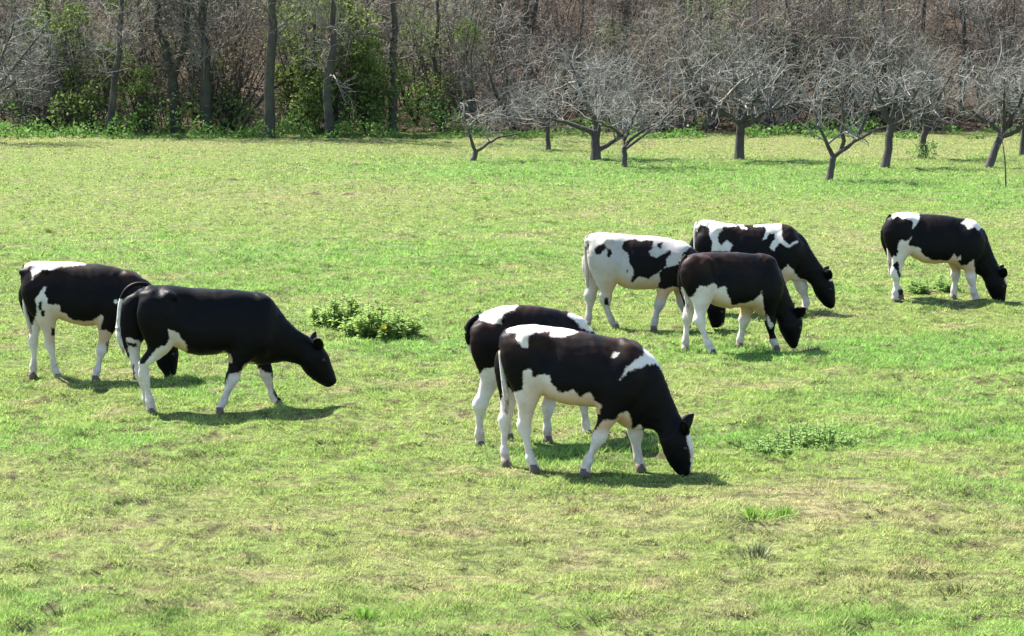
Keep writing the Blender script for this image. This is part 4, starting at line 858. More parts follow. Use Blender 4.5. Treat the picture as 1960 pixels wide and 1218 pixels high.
place_bush('evergreen_bush', 9.2, 80.5, 2.8, 3.0, 1.8, 1500, (0.05, 0.10), M_DARKLEAF, 'dark evergreen bush behind the forked apple tree', 611, lobes=11)
place_bush('evergreen_bush', 14.0, 80.5, 3.6, 2.6, 1.8, 1500, (0.05, 0.10), M_DARKLEAF, 'low dark evergreen bush behind the leaning apple tree', 612, lobes=11)
place_bush('withered_bush', -9.3, 78.3, 2.4, 3.2, 1.4, 1200, (0.03, 0.06), M_DEAD, 'withered brown leaved bush between the dark trunks', 613, lobes=10)
place_bush('withered_bush', -12.2, 79, 2.0, 4.4, 1.4, 900, (0.03, 0.06), M_DEAD, 'withered brown bush behind the bent slim tree', 614, lobes=10)
place_bush('withered_bush', 0.0, 83, 3.6, 5.4, 1.6, 1500, (0.04, 0.07), M_DEAD, 'withered brown bush behind the broad apple tree', 615, lobes=13)
place_bush('withered_bush', 14.0, 86, 5.0, 5.4, 2.0, 1700, (0.04, 0.07), M_DEAD, 'withered brown bush high behind the leaning apple tree', 616, lobes=14)

for k, (u, Y, z, w, h, n, mt, lab) in enumerate([
    (150, 78.5, 1.6, 2.4, 2.4, 1500, M_IVY, 'ivy hanging in the branches left of the bent slim tree'),
    (290, 79.5, 0.4, 1.6, 4.2, 900, M_PALE, 'sparse olive leaved bush left of the Y shaped tree'),
    (440, 78.5, 0.0, 1.4, 2.6, 700, M_PALE, 'sparse olive bush behind the leaning sapling'),
    (590, 77.4, 2.2, 2.2, 3.0, 2300, M_IVY, 'bright ivy hanging high between the straight thick and curved trunks'),
    (700, 79.0, 0.0, 1.6, 4.8, 1300, M_IVY, 'ivy bush around the thin pole like tree'),
    (800, 80.5, 0.5, 2.2, 4.6, 1000, M_PALE, 'sparse olive bush left of the orchard'),
    (880, 82.0, 0.5, 2.4, 5.0, 900, M_PALE, 'sparse olive bush behind the leftmost apple tree'),
    (1350, 83.0, 1.5, 2.6, 4.0, 1100, M_PALE, 'sparse olive bush rising above the round apple tree'),
    (1500, 84.0, 1.0, 2.6, 4.5, 900, M_IVY, 'sparse ivy bush between round and forked apple trees'),
    (1680, 83.0, 0.5, 2.2, 5.0, 800, M_PALE, 'sparse olive bush behind the straight apple tree'),
    (60, 79.0, 0.0, 2.0, 3.0, 1100, M_DARKLEAF, 'low dark leaved bush near the left edge')]):
    place_bush('leafy_bush', PX(u, Y), Y, w, h, 1.4, n, (0.022, 0.055), mt, lab, 640 + k, z, 12)

# undergrowth along the wood edge: nobody could count its leaves
g = np.random.default_rng(88); n = 26000
x = (g.random(n) - 0.5) * 48; y = 74.2 + 4.5 * g.random(n) ** 1.3 + 0.6 * (fbm(x, x * 0, 2.0, 5) - 0.5)
hmax = np.clip((fbm(x, y, 1.5, 15) - 0.38) * 3.0, 0, 1.2) * np.where(x < -1.5, 1.5, 0.55) * (0.35 + 0.65 * np.clip((y - 74.2) / 2.0, 0, 1)) + 0.06
hmax *= np.where((x < -13) , 1.25, 1.0)
kp = (x < -1.5) | (fbm(x, y, 1.1, 25, 2) > 0.58); x, y, hmax = x[kp], y[kp], hmax[kp]; n = len(x)
C = np.stack([x, y, ground_z(x, y) + hmax * g.random(n) ** 0.7 * 0.9], -1)
V, Fq = leaf_quads(C, (0.03, 0.085), g, 0.5)
tag(link('undergrowth', mesh_from('undergrowth', V, Fq, smooth=False), M_UNDER), 'bright green low undergrowth along the foot of the wood', 'undergrowth', kind='stuff')
# fallen leaves on the wood floor and slope
n = 16000; x = (g.random(n) - 0.5) * 56; y = 78 + 30 * g.random(n)
V, Fq = leaf_quads(np.stack([x, y, ground_z(x, y) + 0.03 + 0.25 * g.random(n) ** 3], -1), (0.06, 0.12), g, 1.2)
tag(link('leaf_litter', mesh_from('leaf_litter', V, Fq, smooth=False), M_DEAD), 'brown fallen leaves covering the wooded slope', 'leaf litter', kind='stuff')

# ------------------------------------------------------------------ weeds, tufts, dung
def weed(name, pos, w, d, h, nst, mat, label, seed, flower=None, leaf=(0.025, 0.055)):
    g = np.random.default_rng(seed); x, y = pos
    root = empty(name, (x, y, float(ground_z(x, y)))); tag(root, label, 'weed')
    a = g.random(nst) * 6.283; rr = np.sqrt(g.random(nst)); b = np.stack([np.cos(a) * rr * w / 2, np.sin(a) * rr * d / 2, np.full(nst, -0.02)], -1)
    hh = h * (0.45 + 0.55 * g.random(nst)) * (1 - 0.6 * rr ** 2); out = np.stack([np.cos(a) * rr, np.sin(a) * rr, np.zeros(nst)], -1)
    st = np.zeros((nst, 5, 3)); s = np.linspace(0, 1, 5)
    for k in range(5): st[:, k] = b + out * (0.10 * s[k] ** 1.5)[None if False else ...] * h * 1.5 + np.array([0, 0, 1]) * (hh * s[k])[:, None] + g.normal(size=(nst, 3)) * 0.012 * s[k]
    t = Tubes(); t.add(st, np.full((nst, 1), 0.005) * np.linspace(1, 0.5, 5)[None], 4)
    link('stem', t.mesh('weed_stems'), M_STEM, root)
    nl = 26; ti = g.random((nst, nl)) * 3.99; i0 = ti.astype(int); f = (ti - i0)[..., None]; mi = np.arange(nst)[:, None]
    P = st[mi, i0] * (1 - f) + st[mi, i0 + 1] * f
    o = unit(g.normal(size=(nst, nl, 3)) * np.array([1, 1, 0.35]) + np.array([0, 0, 0.25])); sz = leaf[0] + (leaf[1] - leaf[0]) * g.random((nst, nl, 1)); sz = sz * (1.25 - 0.2 * ti[..., None] / 4 * 2)
    side = unit(np.cross(o, np.array([0, 0, 1.0]))); tip = P + o * sz * 2.1 - np.array([0, 0, 1]) * sz * 0.35; mid = P + o * sz * 1.0 + np.array([0, 0, 1]) * sz * 0.12
    V = np.stack([P, mid + side * sz * 0.45, tip, mid - side * sz * 0.45], 2).reshape(-1, 3)
    link('foliage', mesh_from('weed_leaves', V, np.arange(len(V)).reshape(-1, 4), smooth=False), mat, root)
    if flower:
        fx, fy, fz = flower; k = 14; an = np.arange(k) * 6.283 / k; c = np.array([fx, fy, fz]); VV = []; n0 = unit(np.array([0.15, -0.8, 0.6])); u = unit(np.cross(n0, [0, 0, 1.0])); v = np.cross(n0, u)
        for q in an:
            dd = u * math.cos(q) + v * math.sin(q); ss = u * -math.sin(q) + v * math.cos(q)
            VV += [c, c + dd * 0.022 + ss * 0.009, c + dd * 0.045 + n0 * 0.006, c + dd * 0.022 - ss * 0.009]
        link('flower', mesh_from('flower', np.array(VV), np.arange(4 * k).reshape(-1, 4), smooth=False), M_PETAL, root)
        t = Tubes(); t.add(resample([(fx, fy + 0.02, 0), (fx, fy + 0.015, fz * 0.6), (fx, fy, fz)], 5), np.full(5, 0.005), 4); link('flower_stalk', t.mesh('flower_stalk'), M_STEM, root)
weed('weed_clump', SPOTS['weed_big1'], 0.75, 0.5, 0.50, 56, M_WEED, 'leafy dark green weed clump beyond the flowering clump, right of the walking cow', 701)
weed('weed_clump', SPOTS['weed_big2'], 0.95, 0.55, 0.54, 84, M_WEED, 'large leafy green weed clump with one yellow flower in mid meadow', 702, flower=(0.08, -0.27, 0.17))
weed('weed_clump', SPOTS['weed_r1'], 0.85, 0.6, 0.36, 85, M_WEEDP, 'pale green leafy weed patch right of the nearest cow', 703, leaf=(0.016, 0.034))
weed('weed_clump', SPOTS['weed_r2'], 0.5, 0.4, 0.18, 30, M_WEEDP, 'low pale weed patch between nearest cow and the taller weed patch', 704, leaf=(0.016, 0.034))
weed('weed_clump', SPOTS['weed_d'], 0.7, 0.5, 0.30, 30, M_WEEDP, 'green weed clump seen under the belly of the cow at far right', 705, leaf=(0.02, 0.045))
weed('weed_clump', SPOTS['weed_c'], 0.35, 0.3, 0.16, 14, M_WEEDP, 'small weed left of the white mostly hidden rump in the centre', 706, leaf=(0.018, 0.034))
TL = {0: 'tuft with pale withered blades at lower right', 1: 'dark brownish grass tuft near the lower right corner', 2: 'dark green grass tuft far out at upper left', 3: 'bright green grass tuft at right, left one of a pair', 4: 'bright green grass tuft at right, right one of a pair', 5: 'dark grass tuft below the leftmost cow', 6: 'dark grass tuft near the lower left corner', 7: 'small dry tuft just below the nearest cow', 8: 'green grass tuft at the bottom edge left of centre', 9: 'green tuft right of the brownish black cow', 10: 'green tuft above the walking cow', 11: 'small dry tuft below the muzzle of the nearest cow', 12: 'green tuft far out left of centre', 13: 'green tuft far out below the orchard'}
def tuft(i, pos, s, kind):
    g = np.random.default_rng(800 + i); x, y = pos; n = 130
    a = g.random(n) * 6.283; rr = np.abs(g.normal(size=n)) * s * 0.33 * (0.5 + vnoise(np.cos(a) * 2 + i, np.sin(a) * 2, 0.9, i)); b = np.stack([np.cos(a) * rr * 1.3, np.sin(a) * rr, np.full(n, -0.01)], -1)
    h = s * (0.12 + 0.36 * g.random(n)) * np.exp(-(rr / (0.55 * s)) ** 2); ln = b * 0.9 + g.normal(size=(n, 3)) * 0.02; ln[:, 2] = 0; th = g.random(n) * 6.283; w = np.stack([np.cos(th), np.sin(th), th * 0], -1) * 0.0055
    mid = b + ln * 0.3 + np.array([0, 0, 1]) * (h * 0.6)[:, None]; tip = b + ln + np.array([0, 0, 1]) * h[:, None]
    V = np.stack([b - w, b + w, mid + w * 0.8, mid - w * 0.8, tip], 1).reshape(-1, 3); k = np.arange(n)[:, None] * 5
    me = mesh_from('tuft', V, k + np.array([0, 1, 2, 3]), k + np.array([3, 2, 4]), smooth=False)
    o = link('grass_tuft', me, M_TUFT[kind]); o.location = (x, y, float(ground_z(x, y))); tag(o, TL[i], 'grass tuft', 'grass tufts in the meadow')
for i, (p, s, k) in enumerate(TUFTS): tuft(i, p, s, k)
CL = ['dried dung pat far out above the walking cow, left of two', 'wide bare clod patch far out in mid meadow', 'small clod beside the wide bare clod patch', 'dark clod farthest out near the wood left of centre', 'small clod far out below the leftmost apple tree', 'small dark dung lump in front of the walking cow hind hoof', 'dark clod at the left edge of the meadow', 'small clod in the lower left grass', 'brown clod in the lower left grass below the other', 'small clod above the cow hidden behind the nearest cow', 'brown clod left of the tuft below the nearest cow', 'brown clod right of the tuft below the nearest cow']
for i, (p, s) in enumerate(CLODS):
    g = np.random.default_rng(900 + i); nr, na = 7, 14; V = []; 
    for a in range(nr):
        for b in range(na):
            r = s * a / (nr - 1) * (0.8 + 0.4 * vnoise(np.array(math.cos(b * 6.283 / na) * 2 + i), np.array(math.sin(b * 6.283 / na) * 2), 0.8, i)); q = b * 6.283 / na
            V.append((r * math.cos(q), 0.7 * r * math.sin(q), s * 0.24 * max(0, 1 - (a / (nr - 1)) ** 2) * (0.6 + 0.8 * g.random()) - 0.01))
    Fq = [(a * na + b, a * na + (b + 1) % na, (a + 1) * na + (b + 1) % na, (a + 1) * na + b) for a in range(nr - 1) for b in range(na)]
    o = link('dung_pat', mesh_from('dung_pat', np.array(V), np.array(Fq)), M_DUNG); o.location = (*p, float(ground_z(*p)) + 0.01); tag(o, CL[i], 'dung', 'dung pats and clods in the grass')

# ------------------------------------------------------------------ cows
def smin(a, b, k):
    h = np.maximum(k - np.abs(a - b), 0) / k
    return np.minimum(a, b) - h * h * k * 0.25
class Field:
    def __init__(s, lo, hi, c):
        s.lo = np.array(lo); s.c = c; s.n = np.ceil((np.array(hi) - s.lo) / c).astype(int) + 1
        s.x, s.y, s.z = [(s.lo[i] + c * np.arange(s.n[i])).astype(np.float32) for i in range(3)]
        s.v = np.full(s.n, 1.0, np.float32)
    def box(s, lo, hi):
        a = np.clip(((np.array(lo) - s.lo) / s.c).astype(int), 0, s.n - 1); b = np.clip(((np.array(hi) - s.lo) / s.c).astype(int) + 2, 1, s.n)
        sl = tuple(slice(i, j) for i, j in zip(a, b))
        return sl, s.x[sl[0]][:, None, None], s.y[sl[1]][None, :, None], s.z[sl[2]][None, None, :]
    def cone(s, a, b, ra, rb, w=1.0, k=0.04):
        a = np.array(a, float); b = np.array(b, float); m = max(ra, rb) + k + 0.02
        sl, X, Y, Z = s.box(np.minimum(a, b) - m, np.maximum(a, b) + m)
        ax, ay, az = a[0], a[1] / w, a[2]; dx, dy, dz = b[0] - a[0], (b[1] - a[1]) / w, b[2] - a[2]
        px, py, pz = X - ax, Y / w - ay, Z - az
        t = np.clip((px * dx + py * dy + pz * dz) / (dx * dx + dy * dy + dz * dz + 1e-9), 0, 1)
        d = np.sqrt((px - t * dx) ** 2 + (py - t * dy) ** 2 + (pz - t * dz) ** 2) - (ra + (rb - ra) * t)
        s.v[sl] = smin(s.v[sl], d * (w if w < 1 else 1) ** 0.5, k)
    def nets(s):
        v = s.v; I = v < 0; nx, ny, nz = v.shape
        sh = lambda A, i, j, k: A[i:nx - 1 + i, j:ny - 1 + j, k:nz - 1 + k]
        cnt = sum(sh(I, i, j, k).astype(np.int8) for i in (0, 1) for j in (0, 1) for k in (0, 1)); act = (cnt > 0) & (cnt < 8)
        ids = np.full(act.shape, -1, np.int64); cells = np.argwhere(act); ids[act] = np.arange(len(cells))
        P = np.zeros((len(cells), 3)); N = np.zeros(len(cells)); cx, cy, cz = cells.T
        E = [((0, 0, 0), (1, 0, 0)), ((0, 1, 0), (1, 1, 0)), ((0, 0, 1), (1, 0, 1)), ((0, 1, 1), (1, 1, 1)), ((0, 0, 0), (0, 1, 0)), ((1, 0, 0), (1, 1, 0)), ((0, 0, 1), (0, 1, 1)), ((1, 0, 1), (1, 1, 1)), ((0, 0, 0), (0, 0, 1)), ((1, 0, 0), (1, 0, 1)), ((0, 1, 0), (0, 1, 1)), ((1, 1, 0), (1, 1, 1))]
        for a, b in E:
            va = v[cx + a[0], cy + a[1], cz + a[2]]; vb = v[cx + b[0], cy + b[1], cz + b[2]]; m = (va < 0) != (vb < 0)
            t = np.where(m, va / np.where(m, va - vb, 1), 0)[:, None]; q = np.array(a) + t * (np.array(b) - np.array(a))
            P += np.where(m[:, None], q, 0); N += m
        V = s.lo + (cells + P / N[:, None]) * s.c
        F = []
        for ax in range(3):
            u, w = [(1, 2), (2, 0), (0, 1)][ax]
            A = np.take(I, range(v.shape[ax] - 1), ax); B = np.take(I, range(1, v.shape[ax]), ax); ch = np.argwhere(A != B)
            ok = (ch[:, u] > 0) & (ch[:, w] > 0) & (ch[:, u] < v.shape[u] - 1) & (ch[:, w] < v.shape[w] - 1); ch = ch[ok]
            def cid(du, dw):
                c = ch.copy(); c[:, u] -= du; c[:, w] -= dw; return ids[c[:, 0], c[:, 1], c[:, 2]]
            q = np.stack([cid(1, 1), cid(0, 1), cid(0, 0), cid(1, 0)], -1); flip = ~A[ch[:, 0], ch[:, 1], ch[:, 2]]
            q[flip] = q[flip][:, ::-1]; F.append(q)
        return V, np.concatenate(F)
def poly_sd(px, pz, poly):
    P = np.array(poly, float); n = len(P); d = np.full(px.shape, 1e9); ins = np.zeros(px.shape, bool)
    for i in range(n):
        a = P[i]; b = P[(i + 1) % n]; e = b - a; wx = px - a[0]; wz = pz - a[1]
        t = np.clip((wx * e[0] + wz * e[1]) / (e @ e + 1e-12), 0, 1); d = np.minimum(d, (wx - t * e[0]) ** 2 + (wz - t * e[1]) ** 2)
        c = (a[1] > pz) != (b[1] > pz); xi = a[0] + (pz - a[1]) * e[0] / (e[1] if abs(e[1]) > 1e-9 else 1e-9); ins ^= c & (px < xi)
    d = np.sqrt(d); return np.where(ins, d, -d)
HW = np.array([(0, .105), (.05, .165), (.16, .225), (.28, .235), (.45, .275), (.6, .275), (.75, .245), (.88, .205), (1, .13)])
def build_cow(ci, c):
    top = np.array(c['top']); bot = np.array(c['bot']); x0, x1 = top[0, 0], max(top[-1, 0], bot[-1, 0])
    top = top[np.argsort(top[:, 0], kind='stable')]; bot = bot[np.argsort(bot[:, 0], kind='stable')]
    pts = np.array([(q[0], q[1]) for q in c['head'] + c['neck']] + [(q[2], q[3]) for q in c['head']]); lx = np.array([j[0] for _, L in c['legs'] for j in L])
    F = Field((min(x0, lx.min()) - 0.2, -0.45, -0.03), (max(pts[:, 0].max(), x1, lx.max()) + 0.22, 0.45, max(top[:, 1].max(), 1.2) + 0.1), 0.0135)
    # trunk: back line, belly line and width along the body
    def prof(T, xx):
        xx = np.asarray(xx); return np.interp(xx, T[:, 0], T[:, 1])
    xf = F.x; dense = np.linspace(x0, x1, 200)
    zt = prof(top, dense); zb = prof(bot, dense); ker = np.ones(5) / 5
    sm = lambda q: np.convolve(np.pad(q, 2, 'edge'), ker, 'valid'); zt, zb = sm(zt), sm(zb) + 0.022
    hw = np.interp((dense - x0) / (x1 - x0), HW[:, 0], HW[:, 1]); hw = sm(hw)
    s = (dense - x0) / (x1 - x0); endf = np.clip(np.minimum(s / 0.05, (1 - s) / 0.10), 0, 1); endf = np.sqrt(1 - (1 - endf) ** 2)
    zc = (zt + zb) / 2; rz = np.maximum((zt - zb) / 2 * (0.35 + 0.65 * endf), 0.04); zc = np.where(s < .5, zt - rz - 0.0 * s, zc); hw = hw * (0.5 + 0.5 * endf)
    ZC = np.interp(xf, dense, zc)[:, None, None]; RZ = np.interp(xf, dense, rz)[:, None, None]; WH = np.interp(xf, dense, hw)[:, None, None]
    Y = F.y[None, :, None]; Z = F.z[None, None, :]; q = np.clip((Z - ZC) / RZ, -1.3, 1.3)
    ry = WH * 0.87 * (1 - 0.17 * q); p = 2.4
    nrm = ((np.abs(Y) / ry) ** p + np.abs(q if False else (Z - ZC) / RZ) ** p) ** (1 / p)
    d = (nrm - 1) * np.minimum(RZ, WH); ex = np.maximum(np.maximum(x0 - xf, xf - x1), 0)[:, None, None]
    F.v = np.where(ex > 0, np.sqrt(np.maximum(d, 0) ** 2 + ex ** 2) + 0.003, d).astype(np.float32)
    T = lambda f: float(np.interp(x0 + f * (x1 - x0), dense, zt)); X = lambda f: x0 + f * (x1 - x0)
    for sd in (-1, 1):
        F.cone((X(.20), sd * .195, T(.20) - .070), (X(.225), sd * .212, T(.24) - .085), .028, .030, 1, .075)         # hook bone
        F.cone((X(.015), sd * .095, T(.05) - .085), (X(.07), sd * .115, T(.08) - .09), .036, .04, 1, .06)           # pin bone
        F.cone((X(.90), sd * .10, T(.88) - .08), (X(.86), sd * .165, T(.86) - .45), .05, .10, .6, .09)           # shoulder blade
    # neck and head: crest and throat lines in side view, rounded across
    hl = c['headlat']; PR = c['neck'] + c['head']; A = np.array([(q[0], q[1]) for q in PR]); B = np.array([(q[2], q[3]) for q in PR]); nn, nh = len(c['neck']), len(c['head'])
    fine = lambda K: resample(np.c_[K, np.zeros(len(K))], 40)[:, :2]
    tipm = (A[-1] + B[-1]) / 2 + 0.35 * (A[-1] + B[-1] - A[-2] - B[-2]) / 2
    outline = np.vstack([fine(A), tipm[None], fine(B)[::-1]])
    CP = (A + B) / 2; RH = np.linalg.norm(A - B, axis=1) / 2
    WL = np.r_[np.interp(np.linspace(0, 1, nn), [0, .3, .7, 1], [.19, .145, .095, .085]), np.interp(np.linspace(0, 1, nh), [0, .25, .45, .75, 1], [.095, .108, .09, .066, .070])]
    LT = np.r_[np.zeros(nn), np.full(nh, hl)]; LT[nn - 1] = hl * .4
    sl, X3, Y3, Z3 = F.box((A[:, 0].min() - .3, -.45, -.1), (max(A[:, 0].max(), B[:, 0].max()) + .25, .45, A[:, 1].max() + .12))
    gx2, gz2 = np.meshgrid(X3.ravel(), Z3.ravel(), indexing='ij'); s2 = poly_sd(gx2, gz2, outline)
    best = np.full(gx2.shape, 1e9); Rr = np.ones(gx2.shape); Wr = np.ones(gx2.shape); Lr = np.zeros(gx2.shape)
    for i in range(len(CP) - 1):
        e = CP[i + 1] - CP[i]; t = np.clip(((gx2 - CP[i, 0]) * e[0] + (gz2 - CP[i, 1]) * e[1]) / (e @ e), 0, 1); dd = (gx2 - CP[i, 0] - t * e[0]) ** 2 + (gz2 - CP[i, 1] - t * e[1]) ** 2
        m = dd < best; best = np.where(m, dd, best)
        for arr, src in ((Rr, RH), (Wr, WL), (Lr, LT)): arr[m] = (src[i] + (src[i + 1] - src[i]) * t)[m]
    u = np.maximum(1 - s2 / Rr, 0); nrm = (u[:, None, :] ** 2.2 + (np.abs(Y3 - Lr[:, None, :]) / Wr[:, None, :]) ** 2.2) ** (1 / 2.2)
    F.v[sl] = smin(F.v[sl], ((nrm - 1) * np.minimum(Rr, Wr)[:, None, :]).astype(np.float32), .045)
    hd = [(*CP[nn + i], RH[nn + i]) for i in range(nh)]
    hooves = []
    for name, J in c['legs']:
        J = [list(j) for j in J]; hooves.append(tuple(J[-1])); J[-1][2] = 0.055; J[-1][0] = J[-2][0] + (J[-1][0] - J[-2][0]) * .75; n = len(J)
        J = np.array(J); sl_ = np.r_[0, np.cumsum(np.linalg.norm(np.diff(J[:, :3], axis=0), axis=1))]; m_ = 26; tt = np.linspace(0, sl_[-1], m_)
        J = np.stack([np.interp(tt, sl_, J[:, q]) for q in range(4)], -1); J[1:-1] = .2 * J[:-2] + .6 * J[1:-1] + .2 * J[2:]
        zk = .40 if name == 'hind' else .345
        J[:, 3] *= np.interp(J[:, 2], [.05, .085, .13, .19, zk - .11, zk - .04, zk + .02, zk + .09, zk + .2], [.98, .88, 1.14, .76, .70, .96, 1.16, .86, .96]); n = m_
        if name == 'hind': J[:, 0] -= .012 * np.exp(-((J[:, 2] - zk - .02) / .045) ** 2)
        for i in range(n - 1):
            f = i / (n - 2); w = float(np.interp(f, [0, .3, .55, 1], [.5, .62, .82, .95])); k = float(np.interp(f, [0, .25, .45, 1], [.09, .04, .012, .008]))
            F.cone(J[i][:3], J[i + 1][:3], J[i][3], J[i + 1][3], w, k)
    # ribs, flank hollow, skin folds: shallow relief of the hide
    X3 = F.x[:, None, None]; Y3 = F.y[None, :, None]; Z3 = F.z[None, None, :]
    fr_ = np.clip(1 - np.abs((X3 - X(.60)) / (.24 * (x1 - x0))), 0, 1) * np.clip((Z3 - .55) / .15, 0, 1)
    F.v = F.v + (.0013 * fr_ * np.sin((X3 + .22 * Z3) * 2 * np.pi / .085) * (np.abs(Y3) > .1)).astype(np.float32)
    hol = np.exp(-((X3 - X(.33)) / .09) ** 2 - ((Z3 - (T(.33) - .20)) / .10) ** 2) * np.clip((np.abs(Y3) - .12) / .08, 0, 1)
    F.v = F.v + (.055 * hol).astype(np.float32)
    F.v = F.v + (.0022 * np.sin(X3 * 23 + 7 * np.sin(Z3 * 9 + ci)) * np.sin(Z3 * 17 + Y3 * 21 + 5 * np.sin(X3 * 8 + ci))).astype(np.float32)
    dip = np.exp(-((X3 - X(.12)) / .05) ** 2 - ((Z3 - (T(.12) - .06)) / .05) ** 2) * np.clip((np.abs(Y3) - .06) / .06, 0, 1)
    F.v = F.v + (.022 * dip).astype(np.float32)
    V, Q = F.nets()
    e = np.concatenate([Q[:, [0, 1]], Q[:, [1, 2]], Q[:, [2, 3]], Q[:, [3, 0]]]); deg = np.bincount(e.ravel(), minlength=len(V)).astype(float)[:, None]
    for it in range(2):
        acc = np.stack([np.bincount(e[:, 0], V[e[:, 1], i], len(V)) + np.bincount(e[:, 1], V[e[:, 0], i], len(V)) for i in range(3)], -1)
        V = V + 0.5 * (acc / deg - V)
    me = mesh_from('cow_body', V, Q)
    # coat patches
    nrmv = np.empty(len(V) * 3, np.float32); me.vertices.foreach_get('normal', nrmv); nrmv = nrmv.reshape(-1, 3)
    x, y, z = V.T; lim = np.interp(z, [0.45, 0.62], [9, 0.10]); ye = np.where(y < lim, y, 2 * lim - y)
    sx, sz = c['shear']; px = x + (ye + 0.15) * sx; pz = z + (ye + 0.15) * sz
    sd = np.full(len(V), -0.5 if c['base'] == 'black' else 0.5)
    for P in c['white']: sd = np.maximum(sd, poly_sd(px, pz, P))
    for P in c['black']: sd = np.minimum(sd, -poly_sd(px, pz, P))
    attr(me, 'sd', sd)
    tz = np.interp(x, dense, zt); bz = np.interp(x, dense, zb)
    attr(me, 'bl', np.clip(1 - (tz - z) / 0.30, 0, 1) ** 1.3 * (x < x1))
    attr(me, 'skin_bounce', np.clip(1.15 - (z - bz) / 0.20, 0, 1) * np.clip((x - x0) / .25 - .6, 0, 1) * np.clip((x1 - x) / .15, 0, 1) * np.clip((z - .36) / .08, 0, 1) * 0.9)  # mask for bare belly and painted grass bounce, strongest at the belly line
    attr(me, 'mud', np.clip((0.42 - z) / 0.36, 0, 1) * 0.75)
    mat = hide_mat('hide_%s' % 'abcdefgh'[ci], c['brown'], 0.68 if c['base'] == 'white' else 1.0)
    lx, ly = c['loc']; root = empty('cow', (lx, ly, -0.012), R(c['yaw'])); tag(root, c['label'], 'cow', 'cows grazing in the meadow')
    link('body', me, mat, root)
    # hooves: two claws each
    for hx, hy, hz, hr in hooves:
        VV = []; FF = []
        for sgn in (-1, 1):
            b = len(VV)
            for lev, (zz, back, front, wd) in enumerate([(0.0, -.050, .062, .032), (.03, -.047, .046, .031), (.072, -.040, .028, .025)]):
                for a in range(10):
                    an = a * 6.283 / 10; r = math.cos(an); VV.append((hx + (front if r > 0 else -back) * r * .9, hy + sgn * .026 + wd * math.sin(an) * (1 - .25 * max(r, 0)), zz))
            for lev in range(2):
                for a in range(10): FF.append((b + lev * 10 + a, b + lev * 10 + (a + 1) % 10, b + (lev + 1) * 10 + (a + 1) % 10, b + (lev + 1) * 10 + a))
            FF += [(b + 20, b + 21, b + 28, b + 29), (b + 21, b + 22, b + 27, b + 28), (b + 22, b + 23, b + 26, b + 27), (b + 23, b + 24, b + 25, b + 26)]
        link('hoof', mesh_from('hoof', np.array(VV), np.array(FF)), M_HOOF, root)
    # eyes and ears sit on the head
    p0 = np.array(hd[0]); p1 = np.array(hd[1]); p2 = np.array(hd[2]); ax = unit(p2[:2] - p0[:2]); fr = np.array([-ax[1], ax[0]])   # towards forehead
    for sd_ in (-1, 1):
        ec = p1[:2] * .45 + p2[:2] * .55 + fr * p1[2] * .42; er = 0.021
        yy = hl + sd_ * .083; VV = []; FF = []
        for a in range(7):
            for b in range(10):
                th = math.pi * a / 6; VV.append((ec[0] + er * math.sin(th) * math.cos(b * .6283), yy + er * math.cos(th), ec[1] + er * math.sin(th) * math.sin(b * .6283)))
        for a in range(6):
            for b in range(10): FF.append((a * 10 + b, a * 10 + (b + 1) % 10, a * 10 + 10 + (b + 1) % 10, a * 10 + 10 + b))
        link('eye', mesh_from('eye', np.array(VV), np.array(FF)), M_EYE, root)
        # ear: cupped leaf with thickness
        base = np.array([p0[0], hl + sd_ * .066, p0[1]]) + np.r_[fr[0], 0, fr[1]] * p0[2] * .62
        dr = unit(np.array([fr[0] * .50 - ax[0] * .36, sd_ * .62, fr[1] * .50 - ax[1] * .36])); up = unit(np.cross(dr, np.array([ax[0], 0, ax[1]]))); wd = np.cross(dr, up); VV = []; FF = []; n = 8
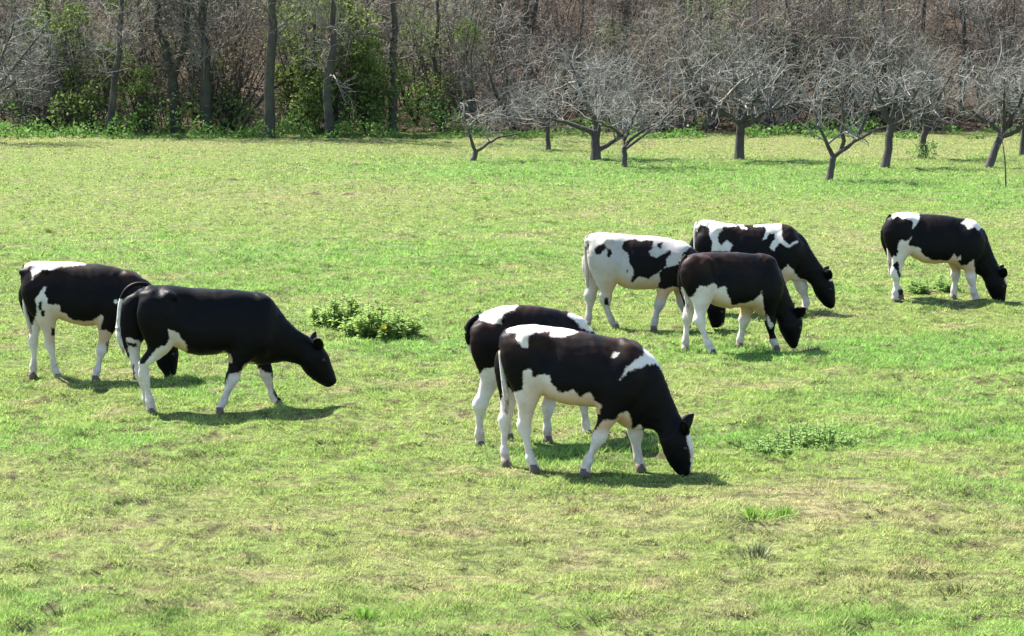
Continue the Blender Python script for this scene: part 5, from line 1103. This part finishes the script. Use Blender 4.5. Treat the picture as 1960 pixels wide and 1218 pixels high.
        for i in range(n + 1):
            t = i / n; w = .070 * math.sin(math.pi * (0.18 + 0.80 * t)) ** 0.8; th = .016 * (1 - .7 * t)
            for k in range(8):
                an = k * 6.283 / 8; cc, ss = math.cos(an), math.sin(an); VV.append(base + dr * (.215 * t - .02) + wd * w * cc + up * (th * ss + 0.35 * w * cc * cc - 0.02 * t * t))
        for i in range(n):
            for k in range(8): FF.append((i * 8 + k, i * 8 + (k + 1) % 8, i * 8 + 8 + (k + 1) % 8, i * 8 + 8 + k))
        em = mesh_from('ear', np.array(VV), np.array(FF)); nv = len(VV)
        attr(em, 'sd', np.full(nv, -0.3)); attr(em, 'bl', np.zeros(nv)); attr(em, 'skin_bounce', np.zeros(nv)); attr(em, 'mud', np.zeros(nv)); link('ear', em, mat, root)
    # tail with its switch of hair
    tl = np.array(c['tail']); P = np.stack([tl[:, 0], np.full(len(tl), 0.0), tl[:, 1]], -1); q = resample(P, 22); s = np.linspace(0, 1, 22)
    sl = np.r_[0, np.cumsum(np.linalg.norm(np.diff(P, axis=0), axis=1))]; rr = np.maximum(np.interp(s, sl / sl[-1], tl[:, 2]), 0.014); rr[-1] = 0.006
    t = Tubes(); t.add(q, rr, 8); g = np.random.default_rng(ci)
    j = int(22 * .6); nst = 70; St = np.zeros((nst, 5, 3))
    for h in range(nst):
        i0 = int(g.integers(j, 19)); off = g.normal(size=3) * rr[i0] * .55
        for m in range(5): St[h, m] = q[min(21, i0 + m)] + off * (1 - .1 * m) + np.array([0, 0, -.012 * m * g.random()])
    t.add(St, np.full((nst, 5), .004) * np.linspace(1, .4, 5), 3)
    tm = t.mesh('tail'); nv = len(tm.vertices); co = np.empty(nv * 3, np.float32); tm.vertices.foreach_get('co', co); co = co.reshape(-1, 3)
    zq = np.interp(c['switch'], s, np.arange(22)); zsw = q[int(zq), 2]; dz = zsw - co[:, 2]
    sdv = {'black': dz - 0.0, 'white': np.full(nv, .3)}.get(c['tailcol'], dz); attr(tm, 'sd', np.clip(sdv, -.3, .3)); attr(tm, 'bl', np.full(nv, .8 if 'brown' in c['tailcol'] else .2)); attr(tm, 'skin_bounce', np.zeros(nv)); attr(tm, 'mud', np.clip((zsw - co[:, 2]) * .8, 0, .5))
    link('tail', tm, mat, root)
for ci, c in enumerate(COWS): build_cow(ci, c)
print('objects', len(bpy.data.objects))
